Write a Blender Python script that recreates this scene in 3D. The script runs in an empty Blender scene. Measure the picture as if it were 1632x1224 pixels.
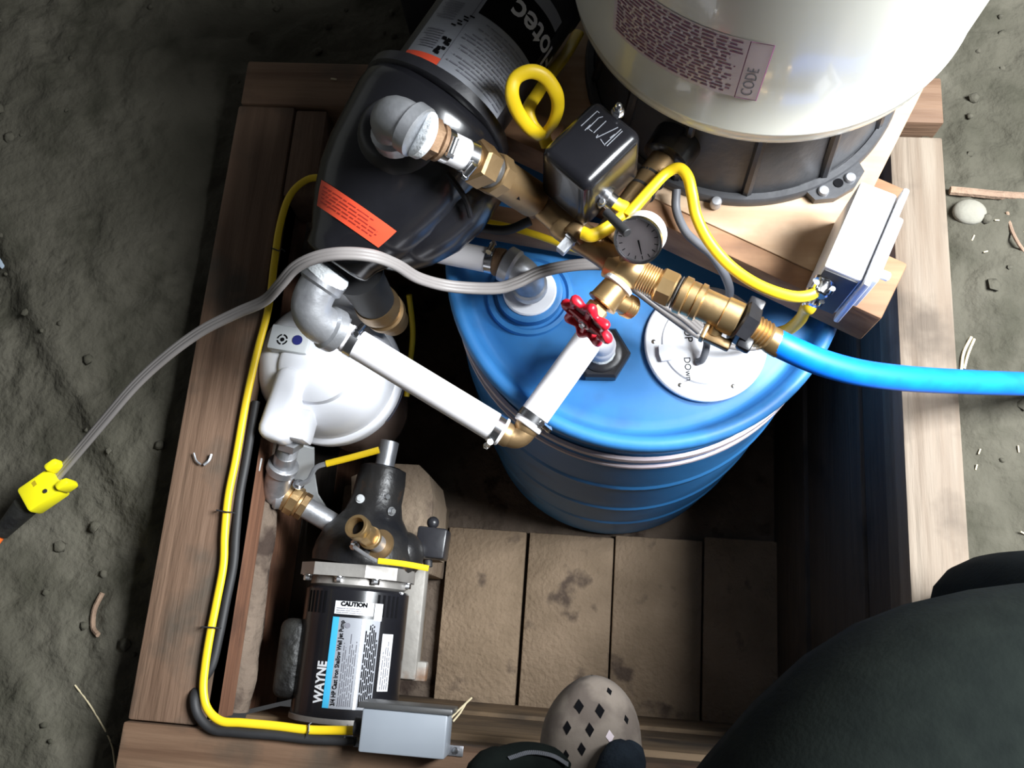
import bpy, bmesh, math, random
from mathutils import Vector, Matrix, noise
random.seed(7)
S = bpy.context.scene
COL = S.collection
V = Vector

# ---------------------------------------------------------------- camera
FPX = 1397.0
CAMZ = 1.3
AX = V((0.99510149, 0.05396441, -0.08283031))   # world axes seen in lens axes (right, down, forward)
AY = V((0.07443623, -0.96038172, 0.26856322))
AZ = V((-0.06505586, -0.27341323, -0.95969419))
cam = bpy.data.cameras.new('camera')
camo = bpy.data.objects.new('camera', cam)
COL.objects.link(camo)
cam.sensor_fit = 'HORIZONTAL'
cam.sensor_width = 36.0
cam.lens = 36.0 * FPX / 1632.0
cam.clip_start = 0.02
rm = Matrix(((AX.x, -AX.y, -AX.z), (AY.x, -AY.y, -AY.z), (AZ.x, -AZ.y, -AZ.z)))
camo.matrix_world = Matrix.Translation((0, 0, CAMZ)) @ rm.to_4x4()
S.camera = camo

# ---------------------------------------------------------------- world, daylight through the opening, exposure
w = bpy.data.worlds.new('world'); S.world = w; w.use_nodes = True
bg = w.node_tree.nodes['Background']
bg.inputs[0].default_value = (0.95, 0.97, 1.0, 1)
bg.inputs[1].default_value = 0.040
ld = bpy.data.lights.new('daylight', 'AREA'); ld.shape = 'RECTANGLE'
ld.size = 0.9; ld.size_y = 0.9; ld.energy = 140; ld.color = (0.93, 0.97, 1.0)
lo = bpy.data.objects.new('daylight', ld); COL.objects.link(lo)
lo.location = (1.36, 0.50, 1.78)
lo.rotation_euler = (V((0.0, 0.38, -0.1)) - V(lo.location)).to_track_quat('-Z', 'Y').to_euler()
S.view_settings.view_transform = 'Standard'
S.view_settings.look = 'None'
S.view_settings.gamma = 1
S.view_settings.use_curve_mapping = False
S.view_settings.exposure = 0.5

def at(px, py, z):
    """photo pixel -> point on the level z (z comes from what the thing stands on)"""
    a, b = (px - 816) / FPX, (py - 612) / FPX
    d = V((AX.x*a + AX.y*b + AX.z, AY.x*a + AY.y*b + AY.z, AZ.x*a + AZ.y*b + AZ.z))
    return V((0, 0, CAMZ)) + d * ((z - CAMZ) / d.z)

# ---------------------------------------------------------------- materials
MATS = {}
def mat(name, c1, c2=None, rough=0.6, metal=0.0, scale=12.0, detail=6.0, bump=0.0, bscale=None,
        stretch=(1, 1, 1), trans=0.0, c3=None, scale3=3.0, lim3=(0.5, 0.62), coat=0.0, spec=0.5):
    if name in MATS: return MATS[name]
    m = bpy.data.materials.new(name); m.use_nodes = True; MATS[name] = m
    nt = m.node_tree; N = nt.nodes; L = nt.links
    b = N['Principled BSDF']
    b.inputs['Roughness'].default_value = rough
    b.inputs['Metallic'].default_value = metal
    b.inputs['Coat Weight'].default_value = coat
    b.inputs['Specular IOR Level'].default_value = spec
    if trans: b.inputs['Transmission Weight'].default_value = trans
    tc = N.new('ShaderNodeTexCoord'); mp = N.new('ShaderNodeMapping')
    mp.inputs['Scale'].default_value = stretch
    L.new(tc.outputs['Object'], mp.inputs[0])
    nz = N.new('ShaderNodeTexNoise'); nz.inputs['Scale'].default_value = scale; nz.inputs['Detail'].default_value = detail
    L.new(mp.outputs[0], nz.inputs['Vector'])
    r = N.new('ShaderNodeValToRGB')
    r.color_ramp.elements[0].position = 0.32; r.color_ramp.elements[1].position = 0.68
    r.color_ramp.elements[0].color = (*c1, 1); r.color_ramp.elements[1].color = (*(c2 or c1), 1)
    L.new(nz.outputs[0], r.inputs[0])
    out = r.outputs[0]
    if c3:
        n3 = N.new('ShaderNodeTexNoise'); n3.inputs['Scale'].default_value = scale3; n3.inputs['Detail'].default_value = 5
        L.new(tc.outputs['Object'], n3.inputs['Vector'])
        r3 = N.new('ShaderNodeValToRGB')
        r3.color_ramp.elements[0].position = lim3[0]; r3.color_ramp.elements[1].position = lim3[1]
        L.new(n3.outputs[0], r3.inputs[0])
        mx = N.new('ShaderNodeMix'); mx.data_type = 'RGBA'
        L.new(r3.outputs[0], mx.inputs[0]); L.new(out, mx.inputs[6]); mx.inputs[7].default_value = (*c3, 1)
        out = mx.outputs[2]
    L.new(out, b.inputs['Base Color'])
    if bump:
        nb = N.new('ShaderNodeTexNoise'); nb.inputs['Scale'].default_value = bscale or scale * 3; nb.inputs['Detail'].default_value = 8
        L.new(mp.outputs[0], nb.inputs['Vector'])
        bp = N.new('ShaderNodeBump'); bp.inputs['Strength'].default_value = bump; bp.inputs['Distance'].default_value = 0.01
        L.new(nb.outputs[0], bp.inputs['Height']); L.new(bp.outputs[0], b.inputs['Normal'])
    return m

def wood(name, c1, c2, c3, axis, bump=0.35, rough=0.75):
    st = {'x': (2, 28, 28), 'y': (28, 2, 28), 'z': (28, 28, 2)}[axis]
    return mat(name, c1, c2, rough, scale=1.6, detail=8, bump=bump, bscale=3.0, stretch=st, c3=c3, scale3=9, lim3=(0.52, 0.70))

DIRT = mat('clay_soil', (0.0592, 0.0556, 0.0416), (0.1048, 0.0968, 0.0755), 0.95, scale=5, detail=10, bump=0.8, bscale=45,
           c3=(0.045, 0.043, 0.031), scale3=11, lim3=(0.50, 0.72), spec=0.15)
PITDIRT = mat('pit_soil', (0.10, 0.075, 0.058), (0.17, 0.13, 0.10), 0.95, scale=9, detail=10, bump=0.8, bscale=60,
              c3=(0.05, 0.035, 0.028), scale3=14, lim3=(0.55, 0.66), spec=0.15)
WX = wood('weathered_wood_x', (0.1215, 0.0654, 0.0365), (0.2006, 0.1215, 0.0739), (0.0688, 0.0501, 0.0340), 'x')
WY = wood('weathered_wood_y', (0.1115, 0.0631, 0.0377), (0.1829, 0.1115, 0.0713), (0.0713, 0.0533, 0.0377), 'y')
WPALE = wood('pale_wood_y', (0.1536, 0.1116, 0.0778), (0.2343, 0.1903, 0.1461), (0.0989, 0.0742, 0.0534), 'y')
WRED = wood('red_brown_plank', (0.124, 0.053, 0.028), (0.205, 0.096, 0.053), (0.081, 0.037, 0.022), 'y')
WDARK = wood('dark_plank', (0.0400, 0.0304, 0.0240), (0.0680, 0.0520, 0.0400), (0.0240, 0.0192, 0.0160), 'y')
WFRONT = wood('front_plank', (0.120, 0.076, 0.040), (0.216, 0.144, 0.080), (0.072, 0.048, 0.028), 'x')
PLY = wood('plywood', (0.391, 0.255, 0.153), (0.527, 0.383, 0.255), (0.323, 0.204, 0.119), 'x', bump=0.1)
PLANK = wood('sawn_plank', (0.216, 0.108, 0.054), (0.324, 0.180, 0.094), (0.144, 0.072, 0.036), 'x', bump=0.15)
PAVER = mat('concrete_paver', (0.2100, 0.1522, 0.1005), (0.3150, 0.2310, 0.1579), 0.92, scale=9, detail=10, bump=0.55, bscale=90,
            c3=(0.10, 0.072, 0.055), scale3=13, lim3=(0.60, 0.70), spec=0.2)
BLOCK = mat('concrete_block', (0.2430, 0.1800, 0.1283), (0.3240, 0.2520, 0.1822), 0.92, scale=11, detail=9, bump=0.5, bscale=80,
            c3=(0.15, 0.11, 0.085), scale3=14, lim3=(0.60, 0.72), spec=0.2)
BLUE = mat('blue_plastic', (0.030, 0.185, 0.48), (0.045, 0.230, 0.55), 0.5, scale=5, bump=0.05, bscale=30, c3=(0.035, 0.11, 0.26), scale3=7, lim3=(0.55, 0.75))
HOSE = mat('blue_hose', (0.0, 0.16, 0.88), (0.0, 0.22, 0.95), 0.45, scale=30)
WHITE = mat('white_plastic', (0.80, 0.81, 0.86), (0.84, 0.85, 0.89), 0.35, scale=6, c3=(0.66, 0.66, 0.70), scale3=20, lim3=(0.70, 0.76))
PVC = mat('pvc_pipe', (0.84, 0.81, 0.83), (0.88, 0.86, 0.87), 0.4, scale=10)
CREAM = mat('cream_enamel', (0.72, 0.71, 0.63), (0.76, 0.75, 0.67), 0.22, scale=4, coat=0.3)
BLACKP = mat('black_plastic', (0.014, 0.014, 0.017), (0.024, 0.024, 0.028), 0.33, scale=14, bump=0.05, bscale=60)
BLACKG = mat('black_gloss', (0.008, 0.008, 0.010), (0.013, 0.013, 0.016), 0.24, scale=9, coat=0.15)
BLACKR = mat('black_rubber', (0.012, 0.012, 0.013), (0.022, 0.022, 0.024), 0.6, scale=20)
BASEP = mat('dark_grey_plastic', (0.040, 0.041, 0.045), (0.060, 0.061, 0.066), 0.38, scale=18, bump=0.1, bscale=60)
CASTB = mat('painted_cast_iron', (0.0084, 0.0084, 0.0098), (0.0210, 0.0196, 0.0182), 0.35, scale=16, bump=0.2, bscale=50, c3=(0.0840, 0.0385, 0.0154), scale3=16, lim3=(0.64, 0.74))
SOOT = mat('dusty_black', (0.0036, 0.0036, 0.0036), (0.0198, 0.0198, 0.0174), 0.5, scale=26, bump=0.3, c3=(0.0072, 0.0072, 0.0072), scale3=30)
GALV = mat('galvanised', (0.36, 0.37, 0.39), (0.55, 0.56, 0.59), 0.42, 0.75, scale=22, bump=0.12, bscale=60, c3=(0.28, 0.28, 0.30), scale3=20, lim3=(0.55, 0.7))
STEEL = mat('bright_steel', (0.62, 0.63, 0.66), (0.75, 0.76, 0.78), 0.22, 1.0, scale=10)
TAPE = mat('white_thread_tape', (0.78, 0.82, 0.84), (0.85, 0.88, 0.90), 0.6, scale=40, bump=0.4)
ALU = mat('cast_aluminium', (0.34, 0.32, 0.30), (0.46, 0.44, 0.41), 0.5, 0.6, scale=14, bump=0.1)
GREYCAST = mat('grey_cast_foot', (0.24, 0.225, 0.205), (0.34, 0.32, 0.29), 0.6, 0.2, scale=14, bump=0.2, c3=(0.24, 0.13, 0.07), scale3=12, lim3=(0.60, 0.72))
BRASS = mat('brass', (0.56, 0.36, 0.16), (0.70, 0.49, 0.25), 0.36, 0.9, scale=12, bump=0.06, c3=(0.42, 0.27, 0.13), scale3=14, lim3=(0.55, 0.75))
BRONZE = mat('dull_bronze', (0.28, 0.18, 0.085), (0.40, 0.27, 0.14), 0.42, 0.8, scale=14, bump=0.08, c3=(0.20, 0.11, 0.06), scale3=20, lim3=(0.58, 0.72))
RUST = mat('rusty_brown', (0.14, 0.07, 0.035), (0.30, 0.19, 0.11), 0.7, 0.3, scale=30, bump=0.3)
YEL = mat('yellow_jacket', (0.80, 0.54, 0.010), (0.88, 0.62, 0.020), 0.42, scale=8)
YELB = mat('yellow_plug', (0.78, 0.70, 0.008), (0.86, 0.78, 0.012), 0.38, scale=8)
GCORD = mat('grey_cord', (0.2040, 0.1860, 0.1800), (0.2520, 0.2340, 0.2250), 0.5, scale=8)
DCORD = mat('dark_grey_cord', (0.10, 0.105, 0.12), (0.14, 0.145, 0.16), 0.5, scale=8)
GBOX = mat('grey_box_paint', (0.26, 0.29, 0.33), (0.31, 0.34, 0.38), 0.42, scale=7, c3=(0.11, 0.11, 0.11), scale3=32, lim3=(0.70, 0.73))
DGREY = mat('dark_grey_lid', (0.10, 0.10, 0.10), (0.14, 0.14, 0.14), 0.4, 0.5, scale=9)
LGREY = mat('light_grey_plastic', (0.50, 0.52, 0.53), (0.58, 0.60, 0.61), 0.45, scale=9)
BLUEG = mat('navy_button', (0.02, 0.025, 0.14), (0.025, 0.03, 0.17), 0.4)
RED = mat('red_handle', (0.52, 0.008, 0.022), (0.62, 0.015, 0.032), 0.35, scale=12)
ORANGE = mat('orange_sticker', (0.85, 0.085, 0.035), (0.90, 0.105, 0.045), 0.5)
ORANGE2 = mat('orange_cord', (0.75, 0.14, 0.02), None, 0.5)
LABW = mat('label_white', (0.6240, 0.6320, 0.6560), (0.6560, 0.6640, 0.6800), 0.45)
LABG = mat('label_grey', (0.2480, 0.2604, 0.2914), (0.2852, 0.2976, 0.3286), 0.45)
LABP = mat('label_pinkish', (0.60, 0.50, 0.54), (0.66, 0.57, 0.60), 0.4, scale=7)
LABC = mat('label_cyan', (0.05, 0.40, 0.66), None, 0.45)
INK = mat('ink_black', (0.006, 0.006, 0.007), None, 0.9, spec=0.05)
INKP = mat('ink_purple', (0.20, 0.055, 0.13), None, 0.6)
INKR = mat('ink_red', (0.38, 0.03, 0.02), None, 0.6)
INKG = mat('ink_grey', (0.16, 0.16, 0.19), None, 0.6)
GLASS = mat('gauge_lens', (0.85, 0.85, 0.85), None, 0.06, trans=1.0)
SUMP = mat('tinted_sump', (0.62, 0.47, 0.40), None, 0.10, trans=0.3)
CROC = mat('grey_foam_clog', (0.170, 0.140, 0.115), (0.230, 0.191, 0.157), 0.85, scale=14, bump=0.15, c3=(0.128, 0.102, 0.085), scale3=16)
CLOTH = mat('dark_green_cloth', (0.0042, 0.0060, 0.0054), (0.0066, 0.0090, 0.0078), 0.95, scale=40, bump=0.08, bscale=220, spec=0.1)
DENIM = mat('dark_blue_cloth', (0.013, 0.018, 0.025), (0.018, 0.025, 0.034), 0.9, scale=60, bump=0.3, bscale=260, spec=0.1)
SKIN = mat('skin', (0.45, 0.27, 0.19), (0.50, 0.31, 0.22), 0.55)
HAIR = mat('hair', (0.03, 0.02, 0.014), None, 0.7)
STRAW = mat('dry_straw', (0.52, 0.44, 0.28), (0.62, 0.54, 0.36), 0.8)
ROOT = mat('dry_root', (0.20, 0.13, 0.09), (0.28, 0.19, 0.13), 0.9, scale=30, bump=0.4)
STONE = mat('mud_stone', (0.20, 0.19, 0.155), (0.26, 0.25, 0.21), 0.95, scale=9, bump=0.4)
PLAST = mat('concrete_wall', (0.25, 0.25, 0.24), (0.33, 0.33, 0.31), 0.9, scale=5, bump=0.3)

# ---------------------------------------------------------------- mesh collecting
class MB:
    def __init__(s): s.v = []; s.f = []
    def add(s, vs, fs):
        o = len(s.v); s.v += [V(p) for p in vs]; s.f += [tuple(i + o for i in f) for f in fs]; return s
    def box(s, c, size, bev=0.0, ax=None, seg=2):
        bm = bmesh.new(); bmesh.ops.create_cube(bm, size=1)
        for q in bm.verts: q.co = V((q.co.x*size[0], q.co.y*size[1], q.co.z*size[2]))
        if bev: bmesh.ops.bevel(bm, geom=bm.edges[:], offset=bev, segments=seg, affect='EDGES', profile=0.5)
        m = ax or Matrix.Identity(3); c = V(c)
        bm.verts.index_update()
        s.add([c + m @ q.co for q in bm.verts], [[q.index for q in f.verts] for f in bm.faces]); bm.free(); return s
    def lathe(s, o, d, prof, seg=28, cap=True, sq=None, twist=0.0):
        o = V(o); d = V(d).normalized(); a = d.orthogonal().normalized()
        if sq: a = (V(sq) - d * V(sq).dot(d)).normalized()
        b = d.cross(a); vs = []; fs = []
        for t, r in prof:
            for k in range(seg):
                g = 2*math.pi*k/seg + twist
                vs.append(o + d*t + (a*math.cos(g) + b*math.sin(g))*max(r, 1e-5))
        n = len(prof)
        for i in range(n-1):
            for k in range(seg):
                k2 = (k+1) % seg
                fs.append((i*seg+k, i*seg+k2, (i+1)*seg+k2, (i+1)*seg+k))
        if cap:
            fs.append(tuple(reversed(range(seg)))); fs.append(tuple(range((n-1)*seg, n*seg)))
        return s.add(vs, fs)
    def cyl(s, A, B, r, seg=24, bev=0.0, r2=None):
        A = V(A); B = V(B); L = (B-A).length; r2 = r if r2 is None else r2
        p = [(0, r-bev), (bev, r), (L-bev, r2), (L, r2-bev)] if bev else [(0, r), (L, r2)]
        return s.lathe(A, B-A, p, seg)
    def tube(s, pts, r, seg=12, flat=1.0, up=(0, 0, 1)):
        pts = [V(p) for p in pts]; n = len(pts); vs = []; fs = []
        prev = None
        for i, p in enumerate(pts):
            d = (pts[min(i+1, n-1)] - pts[max(i-1, 0)]).normalized()
            if prev is None:
                a = V(up) - d*V(up).dot(d)
                if a.length < 1e-3: a = d.orthogonal()
                a.normalize()
            else:
                a = (prev - d*prev.dot(d)).normalized()
            prev = a; b = d.cross(a)
            rr = r[i] if isinstance(r, (list, tuple)) else r
            for k in range(seg):
                g = 2*math.pi*k/seg
                vs.append(p + a*math.cos(g)*rr*flat + b*math.sin(g)*rr)
        for i in range(n-1):
            for k in range(seg):
                k2 = (k+1) % seg
                fs.append((i*seg+k, i*seg+k2, (i+1)*seg+k2, (i+1)*seg+k))
        fs.append(tuple(reversed(range(seg)))); fs.append(tuple(range((n-1)*seg, n*seg)))
        return s.add(vs, fs)
    def ball(s, c, r, sc=(1, 1, 1), seg=20, rings=12, ax=None):
        vs = []; fs = []; m = ax or Matrix.Identity(3); c = V(c)
        for i in range(rings+1):
            th = math.pi*i/rings
            for k in range(seg):
                g = 2*math.pi*k/seg
                vs.append(c + m @ V((r*sc[0]*math.sin(th)*math.cos(g), r*sc[1]*math.sin(th)*math.sin(g), r*sc[2]*math.cos(th))))
        for i in range(rings):
            for k in range(seg):
                k2 = (k+1) % seg
                fs.append((i*seg+k, (i+1)*seg+k, (i+1)*seg+k2, i*seg+k2))
        return s.add(vs, fs)
    def prism(s, poly, off):
        poly = [V(p) for p in poly]; off = V(off); n = len(poly)
        s.add(poly + [p+off for p in poly], [tuple(reversed(range(n))), tuple(range(n, 2*n))] + [(i, (i+1) % n, n+(i+1) % n, n+i) for i in range(n)])
        return s

def smooth_pts(pts, n=8):
    pts = [V(p) for p in pts]; out = []
    P = [pts[0]*2-pts[1]] + pts + [pts[-1]*2-pts[-2]]
    for i in range(1, len(P)-2):
        p0, p1, p2, p3 = P[i-1:i+3]
        for k in range(n):
            t = k/n
            out.append(0.5*((2*p1) + (p2-p0)*t + (2*p0-5*p1+4*p2-p3)*t*t + (3*p1-p0-3*p2+p3)*t**3))
    out.append(pts[-1]); return out

def wloc(o):
    l = V((0, 0, 0))
    while o: l += o.location; o = o.parent
    return l
def obj(name, mb, m, parent=None, sharp=38, label=None):
    me = bpy.data.meshes.new(name)
    me.from_pydata([tuple(p) for p in mb.v], [], mb.f)
    bm = bmesh.new(); bm.from_mesh(me)
    bmesh.ops.remove_doubles(bm, verts=bm.verts, dist=2e-5)
    bmesh.ops.recalc_face_normals(bm, faces=bm.faces); bm.to_mesh(me); bm.free()
    me.shade_smooth(); me.set_sharp_from_angle(angle=math.radians(sharp))
    me.materials.append(m)
    o = bpy.data.objects.new(name, me); COL.objects.link(o)
    if parent:
        o.parent = parent; off = wloc(parent)
    else:
        xs = [v.co for v in me.vertices]
        off = V(((min(p.x for p in xs)+max(p.x for p in xs))/2, (min(p.y for p in xs)+max(p.y for p in xs))/2, min(p.z for p in xs)))
        o.location = off
    me.transform(Matrix.Translation(-off))
    if label: o['label'] = label
    return o
def tag(o, label, cat, group=None):
    o['label'] = label; o['category'] = cat
    if group: o['group'] = group
    return o
def thing(name, loc, label, cat, group=None):
    o = bpy.data.objects.new(name, None); COL.objects.link(o); o.location = loc; o.empty_display_size = 0.05
    return tag(o, label, cat, group)
def struct(o): o['kind'] = 'structure'; return o
def rz(deg): return Matrix.Rotation(math.radians(deg), 3, 'Z')
def axes(x, z):
    z = V(z).normalized(); x = V(x); x = (x - z*x.dot(z)).normalized(); y = z.cross(x)
    return Matrix((x, y, z)).transposed()

def text_mesh(body, size, fn, bold=0.0, align='LEFT'):
    """lettering laid on a surface: fn(u, v) -> point; u runs along the line of text"""
    cu = bpy.data.curves.new('t', 'FONT'); cu.body = body; cu.size = size; cu.align_x = align; cu.offset = bold; cu.resolution_u = 3
    o = bpy.data.objects.new('t', cu); COL.objects.link(o)
    dg = bpy.context.evaluated_depsgraph_get()
    me = bpy.data.meshes.new_from_object(o.evaluated_get(dg))
    mb = MB(); mb.add([fn(v.co.x, v.co.y) for v in me.vertices], [tuple(p.vertices) for p in me.polygons])
    bpy.data.objects.remove(o); bpy.data.curves.remove(cu); bpy.data.meshes.remove(me)
    return mb
def patch(fn, u0, u1, v0, v1, nu=2, nv=2, mb=None):
    mb = mb or MB(); vs = []; fs = []
    for i in range(nu+1):
        for j in range(nv+1): vs.append(fn(u0+(u1-u0)*i/nu, v0+(v1-v0)*j/nv))
    for i in range(nu):
        for j in range(nv):
            a = i*(nv+1)+j; fs.append((a, a+nv+1, a+nv+2, a+1))
    return mb.add(vs, fs)
def print_lines(fn, u0, u1, v0, v1, n, fill=0.4, rag=0.25, words=6, seed=1):
    rd = random.Random(seed); mb = MB()
    for i in range(n):
        v = v0+(v1-v0)*(i+0.5)/n; h = abs(v1-v0)/n*fill/2; u = u0
        end = u1-(u1-u0)*rag*rd.random()
        while (end-u)*(1 if u1 > u0 else -1) > 0:
            L = (u1-u0)/words*(0.4+rd.random()); e = u+L
            if (e-end)*(1 if u1 > u0 else -1) > 0: e = end
            patch(fn, u, e, v-h, v+h, 1, 1, mb); u = e+(u1-u0)*0.02
    return mb

# plumbing pieces, each a mesh under its thing
def hexnut(mb, A, B, r, sq=None, bev=0.12):
    A = V(A); B = V(B); L = (B-A).length
    return mb.lathe(A, B-A, [(0, r*(1-bev)), (L*0.12, r), (L*0.88, r), (L, r*(1-bev))], 6, sq=sq)
def threads(mb, A, B, r, n, depth=0.0014, seg=24):
    A = V(A); B = V(B); L = (B-A).length; p = []
    for i in range(n): p += [(L*i/n, r-depth), (L*(i+0.5)/n, r)]
    p.append((L, r-depth)); return mb.lathe(A, B-A, p, seg)
def elbow(mb, A, C, B, r, collar=1.18, cl=0.016):
    A, C, B = V(A), V(C), V(B); n = 12
    k = 0.25
    a2 = A.lerp(C, k); b2 = B.lerp(C, k)
    pts = [A, a2]
    for i in range(1, n): 
        t = i/n; pts.append(a2*(1-t)**2 + C*2*t*(1-t) + b2*t*t)
    pts += [b2, B]
    mb.tube(pts, r, 20)
    for E, D in ((A, (C-A).normalized()), (B, (C-B).normalized())):
        mb.lathe(E-D*0.002, D, [(0, r*collar*0.9), (0.002, r*collar), (cl, r*collar), (cl+0.004, r*0.98)], 24)
    return mb
def clamp(parent, P, d, r, sq=(0, 0, 1)):
    P = V(P); d = V(d).normalized(); a = (V(sq)-d*V(sq).dot(d)).normalized()
    mb = MB(); mb.lathe(P-d*0.006, d, [(0, r), (0.0005, r+0.0012), (0.0115, r+0.0012), (0.012, r)], 24)
    c = obj('hose_clamp', mb, STEEL, parent)
    m2 = MB(); b = d.cross(a)
    m2.cyl(P+a*(r+0.004)-b*0.010, P+a*(r+0.004)+b*0.008, 0.0042, 12)
    hexnut(m2, P+a*(r+0.004)+b*0.008, P+a*(r+0.004)+b*0.013, 0.005)
    obj('clamp_screw', m2, STEEL, c)
def bolt(parent, P, d, r=0.006, h=0.005, m=None, name='bolt'):
    P = V(P); d = V(d).normalized(); mb = MB()
    mb.lathe(P-d*0.001, d, [(0, r*1.4), (0.0015, r*1.4)], 16)
    hexnut(mb, P+d*0.0005, P+d*(h+0.0005), r)
    return obj(name, mb, m or STEEL, parent)

# ================================================================= THE PIT
X0, X1, Y0, Y1 = -0.527, 0.473, -0.165, 0.842          # inside of the timber frame
FLOORZ = -0.80

# ground of trodden clay with the pit cut out
def lin(a, b, n): return [a+(b-a)*i/n for i in range(n)]
xs = lin(-2.6, -1.3, 10) + lin(-1.3, -0.61, 58) + lin(-0.61, 0.54, 40) + lin(0.54, 1.35, 66) + lin(1.35, 2.15, 8) + [2.15]
ys = lin(-1.8, -0.7, 9) + lin(-0.7, -0.25, 24) + lin(-0.25, 0.91, 96) + lin(0.91, 1.7, 66) + lin(1.7, 3.0, 10) + [3.0]
def gz(x, y):
    base = -0.088 + 0.055*min(1, max(0, (x+0.2)/0.8))
    base += 0.035*noise.noise(V((x*1.6, y*1.6, 3.1))) + 0.016*noise.noise(V((x*6, y*6, 1.2)))
    rough = max(0.0, noise.noise(V((x*2.2+4, y*2.2, 7.0)))+0.25)
    base += rough*(0.015*noise.noise(V((x*24, y*24, 2.0))) + 0.011*noise.noise(V((x*52, y*52, 5.0)))) + 0.0025*noise.noise(V((x*40, y*40, 8.0)))
    base -= 0.008*max(0, 1-abs(noise.noise(V((x*3.4, y*3.4, 9.0))))*22)       # drying cracks
    dln = (x+0.93)*0.80 + (y-0.40)*0.60                                        # trowelled crease at the left
    if x < -0.60: base += 0.012*max(-1, min(1, dln/0.02)) * (1 if abs(dln) < 0.25 else 0.3)
    if x < -0.62 and y < 0.95: base = min(base, -0.055)
    return min(base, -0.022 if x > 0.5 else -0.04)
mb = MB(); idx = {}
for i, x in enumerate(xs):
    for j, y in enumerate(ys):
        idx[i, j] = len(mb.v); mb.v.append(V((x, y, gz(x, y))))
for i in range(len(xs)-1):
    for j in range(len(ys)-1):
        cx, cy = (xs[i]+xs[i+1])/2, (ys[j]+ys[j+1])/2
        if -0.60 < cx < 0.53 and -0.24 < cy < 0.90: continue
        mb.f.append((idx[i, j], idx[i+1, j], idx[i+1, j+1], idx[i, j+1]))
struct(obj('floor', mb, DIRT, sharp=180))

# floor of the pit
mb = MB(); n = 60; g = {}
for i in range(n+1):
    for j in range(n+1):
        x = -0.62+1.16*i/n; y = -0.25+1.17*j/n
        g[i, j] = len(mb.v)
        mb.v.append(V((x, y, FLOORZ-0.035+0.012*noise.noise(V((x*9, y*9, 0)))+0.006*noise.noise(V((x*30, y*30, 0))))))
for i in range(n):
    for j in range(n): mb.f.append((g[i, j], g[i+1, j], g[i+1, j+1], g[i, j+1]))
pit = struct(obj('floor_pit', mb, PITDIRT, sharp=180))

# pavers on the pit floor
pm = None
edges = [(-0.305, -0.119, 0.229, -0.170), (-0.1115, 0.088, 0.229, -0.183), (0.0915, 0.295, 0.236, -0.176), (0.299, 0.470, 0.246, -0.166)]
for k, (a, b, yt, yb) in enumerate(edges):
    mb = MB().box(((a+b)/2, (yt+yb)/2 - 0.002, FLOORZ-0.025-0.001*k), (b-a, yt-yb-0.004, 0.05), 0.004)
    obj('paver', mb, PAVER, pit)

# lining planks, one course after the other; each course stands a little proud of the next
def wall(name, courses, mk):
    e = bpy.data.objects.new(name, None); COL.objects.link(e); struct(e); e.location = mk(0, FLOORZ, 0)[0]
    for (z1, z0, inset, m) in courses:
        c, size = mk(inset, z0, z1)
        obj('plank', MB().box(c, size, 0.003), m, e)
    return e
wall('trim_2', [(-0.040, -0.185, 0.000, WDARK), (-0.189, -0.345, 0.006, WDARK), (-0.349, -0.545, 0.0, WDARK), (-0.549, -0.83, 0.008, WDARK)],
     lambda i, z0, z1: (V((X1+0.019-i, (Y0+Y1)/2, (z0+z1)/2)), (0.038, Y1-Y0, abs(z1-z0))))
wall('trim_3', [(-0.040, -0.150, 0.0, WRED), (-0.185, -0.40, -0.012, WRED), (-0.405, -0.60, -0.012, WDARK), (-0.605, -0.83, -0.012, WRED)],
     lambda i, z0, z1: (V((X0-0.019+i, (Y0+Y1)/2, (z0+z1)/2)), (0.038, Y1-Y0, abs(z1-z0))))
wall('trim_4', [(-0.040, -0.20, 0.0, WFRONT), (-0.205, -0.38, 0.010, WFRONT), (-0.385, -0.58, 0.004, WFRONT), (-0.585, -0.83, 0.012, WFRONT)],
     lambda i, z0, z1: (V(((X0+X1)/2, Y0-0.019+i-0.012, (z0+z1)/2)), (X1-X0, 0.038, abs(z1-z0))))
wall('trim_5', [(-0.040, -0.20, 0.0, WX), (-0.205, -0.40, 0.006, WX), (-0.405, -0.60, 0.0, WX), (-0.605, -0.83, 0.008, WX)],
     lambda i, z0, z1: (V(((X0+X1)/2, Y1+0.034-i, (z0+z1)/2)), (X1-X0, 0.038, abs(z1-z0))))
# soil squeezed out between the left planks
mb = MB(); n = 60; prof = [(-0.02, -0.150), (0.004, -0.156), (0.012, -0.168), (0.015, -0.180), (0.010, -0.194), (-0.02, -0.200)]
for i in range(n+1):
    y = Y0+0.004+(Y1-Y0-0.008)*i/n
    for dx, z in prof:
        k = 0.010*noise.noise(V((y*14, z*40, 0))) if dx > 0 else 0
        mb.v.append(V((X0+dx+k, y, z+k*0.6)))
for i in range(n):
    for j in range(5): a = i*6+j; mb.f.append((a, a+1, a+7, a+6))
struct(obj('trim_1', mb, PITDIRT, sharp=180))

# timber frame lying on the rim of the pit
def beam(x0, x1, y0, y1, m, label, z1=0.0, th=0.089):
    b = MB().box(((x0+x1)/2, (y0+y1)/2, z1-th/2), (x1-x0, y1-y0, th), 0.004)
    return tag(obj('frame_beam', b, m), label, 'beam', 'timbers of the pit frame')
beam(-0.628, X0, -0.166, 0.842, WY, 'brown weathered frame timber under the yellow and black cables, left of the pumps', z1=-0.003, th=0.086)
beam(X1, 0.557, -0.166, 0.820, WPALE, 'pale sunlit frame timber crossed by the blue hose', z1=-0.003, th=0.086)
beam(-0.632, 0.557, -0.275, -0.168, WX, 'brown frame timber at the near edge, under the clog')
beam(-0.624, 0.560, 0.844, 0.930, WX, 'dusty frame timber behind the black pump and the tank')
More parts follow.
